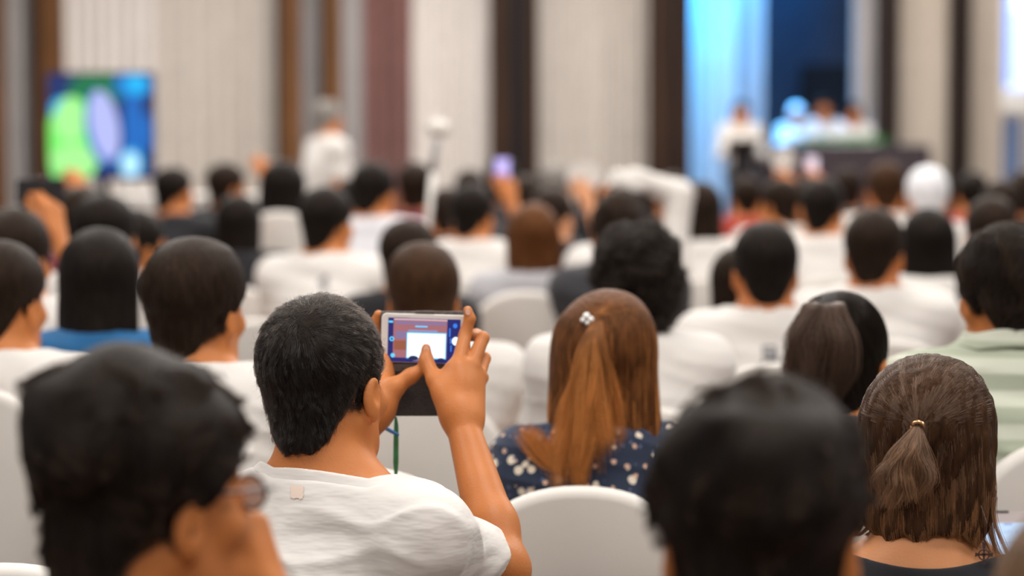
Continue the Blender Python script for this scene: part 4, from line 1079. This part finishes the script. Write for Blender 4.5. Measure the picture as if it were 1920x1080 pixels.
for sd, n_ in ((-1, 500), (1, 260)):
    P = np.zeros((n_, 9, 3), np.float32)
    for i in range(n_):
        cl = g.integers(0, 5) * .008; x0 = sd * (.062 + cl + g.normal() * .002); y0 = -.03 - cl + g.normal() * .004
        for k in range(9):
            u = k / 8; P[i, k] = (x0 + sd * (.022 * u ** 2 + .002 * math.sin(5 * u + cl * 300)), y0 - .012 * u, -.05 - .085 * u + (.022 * u ** 3 if sd < 0 else 0) + g.normal() * .0003)
    strands('loose_strands', P, .00025, SM4, h4)

# --- woman in the floral top
tie5 = np.array([-.010, -.092, .092], np.float32)
o5, h5, HM5, hv5, s5, r5 = near(1138, 548, 4.25, 'person with long ginger ombre hair clipped half up, in navy floral top', 'p5', hyaw=6, byaw=0, h=.0055, hh=.004, skt=2, male=False, wide=.92,
    shirt=FLORAL, shirt_kw=dict(neckz=.005, t=.008), hair='long', hair_m=HRB, hair_kw=dict(t=.017, lump=.005, length=.20, width=.097), seed=33, cdx=-.055, cy=-.24,
    chairlab='white covered chair behind the floral top, its round back bare in front of us')
f5 = hair_field('long', 33, t=.017, lump=.005, length=.20, width=.097)
SM5 = strand_mat('ginger', (.17, .066, .024), .36, col2=(.60, .245, .07), z0=-.06, z1=.10)
P = grow(f5, *hv5, 20000, 16, .0105, halfup(tie5), depth=.007, lift=.001, wob=.035, seed=34, tuft=.6, ntuft=380, rootcond=lambda v: v[:, 2] > -.14, clump=.06)
strands('hair_strands', P, .00032, SM5, h5)
ponytail(h5, None, [(-.008, -.108, .090), (-.014, -.130, .05), (-.018, -.128, -.04), (-.024, -.122, -.12), (-.03, -.120, -.215)], 4200, [.007, .020, .040, .052, .040], SM5, rad=.0003, seed=7)
P = np.zeros((500, 10, 3), np.float32)
for i in range(500):
    o_ = g.normal() * .007; q_ = g.normal() * .012
    for k in range(10):
        u = k / 9; P[i, k] = (-.045 - .085 * u + q_, -.108 + o_ * .5, -.150 + .045 * u ** 1.5 - .018 * math.sin(3.14 * u) + o_)
strands('loose_strands', P, .0003, SM5, h5)
b = MB()
for a_, z_, r_ in ((-.028, .098, .007), (-.020, .092, .006), (-.034, .091, .005), (-.026, .086, .005)):
    b.tube([(a_, -.100, z_), (a_, -.106, z_), (a_, -.110, z_)], [r_, r_ * .9, r_ * .3], 8)
b.build('hair_clip', mat('pearl', (.82, .82, .80), .2, spec=.8), h5, smooth=True)

# --- man with bowl cut behind the near left man
o6, h6, HM6, hv6, s6, r6 = near(366, 454, 4.5, 'person with smooth dark brown bowl cut and white shirt, left of the filming person', 'p6', hyaw=26, byaw=6, h=.008, hh=.005, skt=0,
    shirt=WHITE, hair='short', hair_m=HD, hair_kw=dict(t=.021, lump=.003), seed=41, chairlab='white covered chair holding the person with the bowl cut')
f6 = hair_field('short', 41, t=.021, lump=.003)
SMD = strand_mat('dark', (.028, .016, .011), .36)
P = grow(f6, *hv6, 9000, 11, .0085, radial((-.0, -.05, .105), .3, .5), depth=.004, lift=.002, wob=.05, seed=44, clump=.12, tuft=.6, ntuft=260)
strands('hair_strands', P, .00042, SMD, h6)
# --- woman with high ponytail
o7, h7, HM7, hv7, s7, r7 = near(1580, 545, 4.3, 'person with high black ponytail falling over the back of the head', 'p7', hyaw=20, byaw=5, h=.008, hh=.005, skt=0, male=False, wide=.9,
    shirt=CHARC, hair='pony', hair_m=HB, hair_kw=dict(t=.010, lump=.003, length=.075), seed=51, chairlab='white covered chair holding the person with the high ponytail')
SMP = strand_mat('ponybrown', (.080, .050, .037), .36)
ponytail(h7, None, [(0, -.095, .118), (0, -.135, .122), (-.002, -.165, .07), (-.004, -.172, 0), (-.004, -.165, -.07)], 3600, [.012, .032, .052, .050, .024], SMP, rad=.00036, seed=12)
f7 = hair_field('short', 51, t=.010, lump=.003)
P = grow(hair_field('bowl', 51, t=.012, lump=.002), *hair_mesh('bowl', .006, 51, t=.012, lump=.002), 7000, 9, .008, lambda p, t: (np.array([0, -.10, .115], np.float32) - p) * 10, depth=.003, lift=.001, wob=.05, seed=54)
strands('hair_strands', P, .00035, strand_mat('blackp', (.014, .010, .008), .36), h7)
ring_tube((0, -.100, .112), .011, .004, M_BLACK, 'hair_tie', h7, Vector((0, -1, .1)))
# --- man in green stripes, right edge
o8, h8, HM8, hv8, s8, r8 = near(1893, 421, 4.45, 'person in green striped polo shirt with thick black hair, cut by the right edge', 'p8', hyaw=-14, byaw=0, h=.008, hh=.005, skt=0,
    shirt=POLO, hair='tousled', hair_m=HB, hair_kw=dict(t=.020, lump=.005), seed=61, wide=1.08, collar=(-.004, .03, .008), cdx=.08, cdz=.055, chairlab='white covered chair at the right edge holding the person in green stripes')
P = grow(hair_field('tousled', 61, t=.020, lump=.005), *hv8, 8000, 8, .006, radial((.02, -.07, .09), .8, .1), depth=.005, lift=.004, wob=.25, seed=64, clump=.6)
strands('hair_strands', P, .0004, MATS['strand_darkbrown'], h8)
# --- curly hair
o9, h9, HM9, hv9, s9, r9 = near(1197, 428, 5.35, 'person with big curly black hair and white t-shirt behind the ginger haired one', 'p9', hyaw=5, byaw=0, h=.009, hh=.0055, skt=1, wide=1.05,
    shirt=WHITE, hair='curly', hair_m=HB, hair_kw=dict(t=.036, lump=.009, topx=.35), seed=71, lean=-.02, hx=.02, chairlab='white covered chair holding the person with curly hair')
# curls
g = np.random.default_rng(3); vv, ff = hv9; n_ = 3200; ii = g.integers(0, len(vv), n_); f9 = hair_field('curly', 71, t=.036, lump=.009, topx=.35)
p0 = vv[ii]; Nn = grad(f9, p0); K = 14; A1 = np.cross(Nn, g.normal(size=(n_, 3))); A1 /= np.linalg.norm(A1, axis=1, keepdims=True); A2 = np.cross(Nn, A1)
P = np.zeros((n_, K, 3), np.float32); rr_ = g.uniform(.004, .008, (n_, 1)); ph = g.uniform(0, 6.28, (n_, 1))
for k in range(K):
    a_ = ph + k * .75; P[:, k] = p0 - Nn * .006 + Nn * (k / K * .012) + A1 * (np.cos(a_) * rr_ + k * .0008) + A2 * np.sin(a_) * rr_
strands('hair_curls', P, .0006, strand_mat('curl', (.022, .016, .013), .4), h9)
# ------------------------------------------------------------ the rest of the audience
HK = dict(b=(HB,), d=(HD,), br=(HBR,), rb=(HRB,), g=(HGR,), lb=(HLB,), w=(HCAP,))
STY = dict(s=('short', dict(t=.015, lump=.003)), t=('tousled', dict(t=.020, lump=.006)), f=('full', dict(t=.017, lump=.003)), l=('long', dict(t=.017, lump=.004, length=.20)),
           b=('bob', dict(t=.017, lump=.004, length=.11)), p=('pony', dict(t=.011, lump=.003, length=.10)), c=('curly', dict(t=.028, lump=.008)), z=('buzz', dict(t=.007, lump=.001)), n=('bun', dict(t=.012, lump=.002)))
CL = dict(w=WHITE, o=WHITE2, c=WCOOL, k=BLACKC, g=GREYC, n=NAVYC, h=CHARC, r=REDC, m=MAROON)
def bg(px, top, D, sty, hc_, label, hyaw=0, byaw=0, pose='lap', col='w', skt=0, chairlab=None, sleeve='short', lean=0, wide=1.0, male=None, h=None, stand=False, hpitch=0, cdx=0, zoff=0.0, ext=0.0, group='seated audience', dz=0, big=0.0):
    root, T = rootloc(px, top, D)
    T -= zoff
    T0 = 1.68 if stand else 1.29
    male = (sty not in 'lbpn') if male is None else male
    h = h or (.010 if D < 8.8 else .0125 if D < 12 else .016)
    if pose != 'lap': h = min(h, .0095)
    key = (hyaw, byaw, pose, lean, wide, stand, hpitch)
    s = skeleton(T=T0, byaw=byaw, hyaw=hyaw, hpitch=hpitch, pose=pose, lean=lean, wide=wide, stand=stand)
    st, kw = STY[sty]; sc = T / T0
    root.x -= lean * sc; root.z = zoff
    o, ho, HM, hv = build_person(root, s, key, h=h, skin_m=skin(skt), shirt=CL[col] if isinstance(col, str) else col, shirt_kw=dict(sleeve=sleeve, big=big, ext=ext), hair=st, hair_m=HK[hc_][0], hair_kw=kw, hh=.008 if D < 8.8 else .011,
                                 male=male, label=label, group=group, scale=sc, hair_seed=1 + (int(px) % 3 if D < 8.8 else 0), fine=True)
    if chairlab: 
        c = chair(root.x + cdx, root.y - .215, chairlab, dz=dz); c.location.z = zoff
    SK[label] = (o, s, sc, root)
    return o, s, sc, root
SK = {}
def cc(x): return 'white covered chair holding the ' + x
# left side
bg(0, 452, 5.0, 's', 'd', 'person in white t-shirt with face mask strap and buzzed nape, cut by the left edge', 22, 8, wide=1.05, chairlab=None)
chair(W(-62, 700, 4.7).x, 4.7, 'white covered chair with arched back cut by the left edge, above the bottom corner', dz=.10)
bg(26, 393, 6.3, 'f', 'd', 'person with dark straight hair partly hidden behind the masked one at far left', 20, -10, pose=('phonehigh', 'lap'), chairlab=None)
bg(188, 432, 5.5, 'l', 'b', 'person with long black hair and a blue collar, left of the bowl cut', 6, 0, col=cloth('blue_cotton', (.02, .13, .32), .2), skt=0, chairlab=cc('person with long black hair and blue collar'), wide=.9)
bg(195, 366, 7.4, 'f', 'b', 'person in white shirt leaning back with ear showing, behind the long black hair', 30, 10, chairlab=cc('person leaning with ear showing'), wide=1.05, lean=.03)
bg(150, 352, 8.6, 't', 'd', 'person with dark hair below the green part of the monitor', 10, 0, col='m', chairlab=cc('person below the green shapes'))
bg(256, 396, 8.2, 'f', 'b', 'person raising a hand to the cheek beside the black jacket', 50, 10, pose=('chin', 'lap'), col='w', chairlab=cc('person with hand on cheek'))
bg(78, 335, 10.5, 's', 'b', 'person with raised hand just under the left corner of the monitor', 20, 0, pose=('phonehigh', 'lap'), col='w', sleeve='long')
bg(325, 313, 12.2, 's', 'b', 'person in black jacket turning right, beside the skirted side table', 42, 14, col='k', sleeve='long', chairlab=cc('person in black jacket'), wide=1.15)
bg(424, 306, 13.0, 'f', 'd', 'person with dark hair and hand near the face, right of the black jacket', 50, 10, pose=('phonehigh', 'lap'), col='k', chairlab=cc('person with hand near face'))
bg(447, 366, 9.3, 'l', 'b', 'person with long black hair in black top in front of the side table', 4, 0, col='k', chairlab=cc('person with long hair and black top'), wide=1.1, big=.01)
bg(532, 302, 10.4, 'b', 'b', 'person with dark hair seated directly before the brown pillar', 14, 0, col='w', chairlab=None, wide=.8)
chair(W(527, 385, 9.6).x, 9.6, 'tall white covered chair back directly left of the centre left white shirt', dz=.28)
bg(612, 350, 8.4, 's', 'b', 'person in white t-shirt with small grey back print and orange lit neck', 28, 8, col='w', chairlab=cc('person with grey back print'), wide=1.1)
bg(700, 303, 10.6, 's', 'b', 'person in white shirt beside the red top, under the mauve curtain', 25, 5, col='c', chairlab=cc('person beside the red top'), wide=1.05)
bg(664, 335, 11.6, 'f', 'b', 'person in bright red top seated under the mauve curtain', 10, 0, col=mat('red_top', (.55, .06, .03), .8), chairlab=None, wide=.9)
bg(779, 305, 12.0, 'f', 'd', 'person with dark hair immediately left of the microphone stand', 5, 0, col='m', chairlab=cc('person left of the microphone'))
bg(840, 352, 11.0, 's', 'd', 'person with dark hair just right of the microphone pole', 10, 0, col='k', chairlab=cc('person right of the microphone'))
bg(768, 412, 7.4, 's', 'd', 'person with round dark head at the foot of the microphone stand', 35, 12, pose=('chin', 'lap'), col='k', chairlab=cc('person at the foot of the microphone'))
bg(794, 458, 5.6, 'f', 'br', 'person with round brown hair directly behind the raised phone', 3, 6, col='w', chairlab=cc('person directly behind the raised phone'), wide=1.18, lean=.0)
bg(886, 345, 9.8, 's', 'b', 'person in white shirt holding a glowing phone at the face', 24, 6, pose=('phonehigh', 'lap'), col='w', chairlab=cc('person holding the glowing phone'), wide=1.1)
bg(1000, 384, 8.2, 'l', 'rb', 'person with reddish brown hair to the shoulders in pale grey top', 3, 0, col='g', chairlab=None, wide=1.0, skt=2)
chair(W(958, 553, 7.85).x + .05, 7.85, 'white covered chair behind the reddish haired person in pale grey', dz=.07)
bg(940, 300, 13.0, 't', 'd', 'person with dark hair at the foot of the black striped pillar', 0, 0, col='h', chairlab=None)
bg(985, 330, 11.2, 'f', 'd', 'person with dark hair directly above the reddish haired one', 6, 0, col='h', chairlab=None)
bg(1040, 300, 12.6, 'z', 'g', 'person with bald grey head under the wide pale curtain', 5, 0, col='k', skt=2, chairlab=None)
bg(1036, 352, 10.2, 's', 'd', 'person with dark hair and bare forearm raised, right of the reddish hair', 35, 10, pose=('phonehigh', 'lap'), col='k', skt=4, chairlab=cc('person with bare forearm raised'))
bg(1105, 318, 13.2, 'n', 'b', 'person with small black bun under the wide pale curtain', 10, 0, col='w', chairlab=cc('person with small black bun'), wide=.9)
bg(1162, 362, 7.8, 't', 'd', 'person with flat dark hair looming above the curly head', 10, 0, col='h', chairlab=None)
bg(1176, 347, 9.2, 'f', 'd', 'person in cream sweater with arm bent high over the head', 5, 0, pose=('overhead', 'lap'), col='w', sleeve='long', chairlab=None, ext=.10, big=.008)
bg(1313, 342, 9.8, 'l', 'd', 'person with long brown hair narrowing down over a white top', 5, 0, col='w', chairlab=cc('person with long narrow brown hair'), wide=1.1)
bg(1262, 325, 12.4, 's', 'd', 'person with dark hair under the left edge of the stage', 0, 0, col='h')
bg(1437, 416, 6.3, 's', 'b', 'person in white t-shirt with both ears showing and round back print', 0, 0, col='w', skt=1, chairlab=cc('person with round back print'), wide=1.08)
bg(1384, 465, 7.3, 'l', 'd', 'person with long dark hair hidden behind the one with both ears showing', 0, 0, col='m', wide=.85)
bg(1544, 334, 9.8, 's', 'b', 'person with round black head in broad white shirt below the stage table', 22, 6, col='w', chairlab=cc('person below the middle of the stage table'), wide=1.15)
bg(1462, 335, 11.6, 'f', 'd', 'person with orange lit cheek just right of the podium', -40, 0, pose=('phonehigh', 'lap'), col='o', chairlab=cc('person right of the podium'))
bg(1518, 330, 12.8, 's', 'd', 'person with dark hair holding up a phone, behind the round black head', 5, 0, pose=('phonehigh', 'lap'), col='h')
bg(1590, 315, 13.7, 'f', 'd', 'person with dark hair below the flower arrangement', 0, 0, col='h')
bg(1662, 303, 11.4, 's', 'br', 'person with brown hair and both ears lit, below the stage table end', 4, 0, col='o', skt=1, chairlab=cc('person with brown hair and lit ears'))
bg(1642, 392, 7.0, 's', 'd', 'person in white t-shirt with short dark hair and red right ear', 18, 4, col='w', skt=1, chairlab=cc('person with red right ear'), wide=1.12, cdx=0)
bg(1742, 392, 8.0, 'l', 'b', 'person with long black hair and black bag strap, right of the red ear', 0, 0, col='w', chairlab=cc('person with long hair and bag strap'), wide=.95)
bg(1741, 312, 10.4, 's', 'w', 'person wearing a white cap and white shirt', 4, 0, col='w', chairlab=cc('person in white cap'), wide=1.15)
bg(1860, 370, 8.2, 'f', 'd', 'person with dark hair parted in the middle, above the green stripes', 0, 0, col='m', chairlab=cc('person with middle parting'))
bg(1880, 338, 10.6, 's', 'd', 'person with greying dark hair in maroon near the right edge', 10, 0, col='m', chairlab=cc('person in maroon near the right edge'))
bg(1921, 320, 12.0, 's', 'd', 'person with dark hair cut by the right edge below the blue banner', 0, 0, col='k')
bg(2010, 560, 4.75, 'f', 'd', 'person in navy top mostly outside the right edge, beside green stripes', -10, 0, col='n', sleeve='long', wide=1.15)
bg(1824, 322, 13.0, 's', 'b', 'person with red collar behind the white cap', 0, 0, col='r', chairlab=None)
bg(1700, 335, 12.4, 's', 'd', 'person with dark hair between the brown hair and the white cap', 0, 0, col='h')
bg(120, 330, 12.6, 's', 'd', 'person with dark hair directly under the monitor', 0, 0, col='o')
bg(1400, 330, 13.2, 's', 'd', 'person with dark hair in front of the podium', 0, 0, col='r')
bg(1160, 335, 14.3, 's', 'd', 'person with dark hair left of the raised cream sleeve', 0, 0, col='g')
bg(880, 318, 13.6, 's', 'd', 'person with dark hair under the edge between pale curtain and dark pillar', 0, 0, col='h')
# standing man
bg(613, 188, 15.6, 's', 'g', 'grey haired person in white shirt standing before the brown pillar', 40, 62, pose='down', col='w', stand=True, group='standing by the wall', wide=1.1)
# near right corner head
o, h_, HM_, hv_, s_c, r_c = near(2092, 950, 2.0, 'person with light brown hair, only a blurred edge in the bottom right corner', 'pc', hyaw=10, byaw=0, h=.008, hh=.006, skt=2, male=False,
    shirt=GREYC, hair='long', hair_m=HLB, hair_kw=dict(t=.022, lump=.004, length=.2, width=.11), seed=81)
# panel on the stage, facing the audience
for i, (px, top, col, hcx, sty, lab) in enumerate(((1546, 184, 'o', 'd', 's', 'person in cream shirt seated in the middle of the stage table'), (1495, 196, 'w', 'w', 's', 'person in white with white cap seated at left of the panel'),
                                              (1592, 192, 'w', 'b', 'b', 'person with dark hair in white seated at right of the panel'))):
    dd_ = (24.85, 25.25, 24.4)[i]; px += (-2, -2, 8)[i]
    root, T = rootloc(px, top, dd_)
    T -= .6; s = skeleton(T=1.29, pose='desk')
    build_person(Vector((root.x, dd_, .6)), s, 'panel', h=.016, skin_m=skin(1), shirt=CL[col], shirt_kw=dict(sleeve='long'), hair=STY[sty][0], hair_m=HK[hcx][0], hair_kw=STY[sty][1], hh=.012, label=lab, group='panel on stage', scale=T / 1.29, rz=math.pi)
    c = chair(root.x, dd_ + .22, 'white covered chair of the ' + lab.replace(' seated', ''), rz=math.pi, group='chairs on stage'); c.location.z = .6
root, T = rootloc(1384, 190, 23.6)
s = skeleton(T=1.29, pose='desk')
build_person(Vector((root.x, 23.35, .6)), s, 'panel', h=.016, skin_m=skin(2), shirt=WHITE2, shirt_kw=dict(sleeve='long'), hair='bob', hair_m=HB, hair_kw=STY['b'][1], hh=.012, label='person speaking at the podium against the cyan lit drape', group=None, scale=(T - .6) / 1.29, rz=math.pi)

# chairs without a seated person in view
chair(W(676, 850, 4.15).x, 4.15, 'empty white covered chair right in front of the filming person', dz=.012)
chair(W(18, 1047, 3.3).x, 3.3, 'white covered chair whose rounded top shows in the bottom left corner', dz=.0)
chair(W(487, 575, 7.5).x, 7.5, 'empty white covered chair right of the bowl cut, above the filming person')

# held phones and other small things
def palm(start, side='R', up=.04, dx=0.0):
    lab = next(l for l in SK if l.startswith(start)); o, s, sc, root = SK[lab]
    kn = s['hands'][side][4][1]; tip = s['hands'][side][6][1]
    c = (Vector(kn) * .45 + Vector(tip) * .55) + Vector((dx, -.004, up)); return root + c * sc
phone_small(palm('person in white shirt holding a glowing'), 0, 'phone with purple glowing screen held up left of the reddish hair', emis('phoneglow', (.50, .42, .85), 1.2), True)
phone_small(palm('person with dark hair holding up a phone'), 0, 'phone with pinkish white screen held above the round black head', emis('phoneglow_b', (.75, .62, .72), 1.3), True)
def paper(loc, w_, h_, label, name='hand_fan', m=None):
    t = empty(name, loc); tag(t, label, 'fan')
    b = MB(); b.plate([(w_ / 2 * math.cos(a), h_ / 2 * math.sin(a) + h_ / 2 + .01) for a in [-2 * math.pi * i / 24 for i in range(24)]], .004); b.build('blade', m or WHITE, t)
    b = MB(); b.tube([(0, .002, .02), (0, .002, -.09)], .006, 8); b.build('handle', M_WHITEP, t)
paper(palm('person with orange lit cheek', up=.0), .12, .12, 'round white hand fan raised beside the phone with pinkish screen')
paper(palm('person with dark hair and bare forearm', up=-.05, dx=.02), .16, .13, 'oval white hand fan raised left of the flat dark hair')
t = empty('smartphone', palm('person with dark straight hair partly', up=.02), R(10)); tag(t, 'dark phone seen from behind, held up at the left in a raised hand', 'phone', 'phones held up in the audience')
b = MB(); b.plate(rrect(.13, .07, .01), .009); b.build('body', M_PB, t, bevel=.001)

# laptop on the right
Dl = 3.95; t = empty('laptop', W(1905, 1062, Dl)); tag(t, 'open laptop showing a pale blue slide, at the right edge beside the brown bob', 'laptop')
sl = Dl / FPX
def lp2(x, y): return ((x - 1905) * sl, (1062 - y) * sl)
TL = Matrix.Rotation(R(-12), 4, 'X')
b = MB(); b.plate(rrect(230 * sl, 108 * sl, .006, 5, cx=lp2(1935, 0)[0], cz=lp2(0, 1012)[1]), .006); b.build('lid', mat('laptop_silver', (.58, .52, .52), .35, metal=.3), t, M=TL)
b = MB()
def lr(x0, y0, x1, y1, mi, lay):
    (xa, za), (xb, zb_) = lp2(x0, y0), lp2(x1, y1); b.plate([(xa, zb_), (xb, zb_), (xb, za), (xa, za)][::-1], .0004, mi, Matrix.Translation((0, -.0006 * lay, 0)))
lr(1824, 980, 2045, 1060, 0, 1); lr(1868, 957, 1894, 961, 2, 1)
for i, x in enumerate((1868, 1876, 1884, 1890, 1898, 1908)):
    hgt = 5
    if i in (0, 3): lr(x, 995, x + 5, 996, 3, 2); lr(x + 2, 995, x + 3, 1000, 3, 2)
    elif i in (1, 4): lr(x, 995, x + 1, 1000, 3, 2)
    else: lr(x, 995, x + 1, 1000, 3, 2); lr(x + 3, 995, x + 4, 1000, 3, 2)
lr(1866, 1018, 1912, 1019, 3, 2); lr(1884, 981, 1900, 984, 3, 2)
b.build('display', [emis('slide', (.50, .66, .88), 1.0), M_PW, M_BLACK, emis('slidetext', (.28, .32, .6), 1.0)], t, M=TL)
b = MB(); b.box((lp2(1935, 0)[0], -.085, -.004), (230 * sl, .17, .008)); b.build('keyboard_base', MATS['laptop_silver'], t)

# small prints on shirts
M_INK = mat('print_ink', (.25, .25, .27), .8, .5, 90)
def ink(first, x, z, rx, rz, **k):
    o = next(o for o in bpy.data.objects if o.get('label', '').startswith(first)); decal(o, None, x, z, rx, rz, M_INK, **k)
ink('person in white t-shirt with both ears', 0, .955, .024, .024, ring=.55); ink('person in white t-shirt with both ears', 0, .955, .009, .010)
ink('person in white t-shirt with small grey back', .0, .97, .014, .026)
# bag strap over a shoulder, face mask
o = next(o for o in bpy.data.objects if o.get('label', '').startswith('person with long black hair and black bag strap'))
decal(o, None, .095, .84, .016, .26, BLACKC, 'bag_strap', True)
o = next(o for o in bpy.data.objects if o.get('label', '').startswith('person in white t-shirt with face mask'))
def f_mask(p): return smax(np.abs(ell(p, (0, .050, -.055), (.064, .066, .062))) - .0015, .028 - p[:, 1], .002)
HMx = [c for c in o.children if c.name.startswith('hair')][0].matrix_local
link('face_mask', mesh_np('face_mask', *surf(f_mask, (-.09, 0, -.14), (.09, .14, .03), .004)), o, mat('mask_teal', (.18, .62, .60), .8), M=HMx.copy())
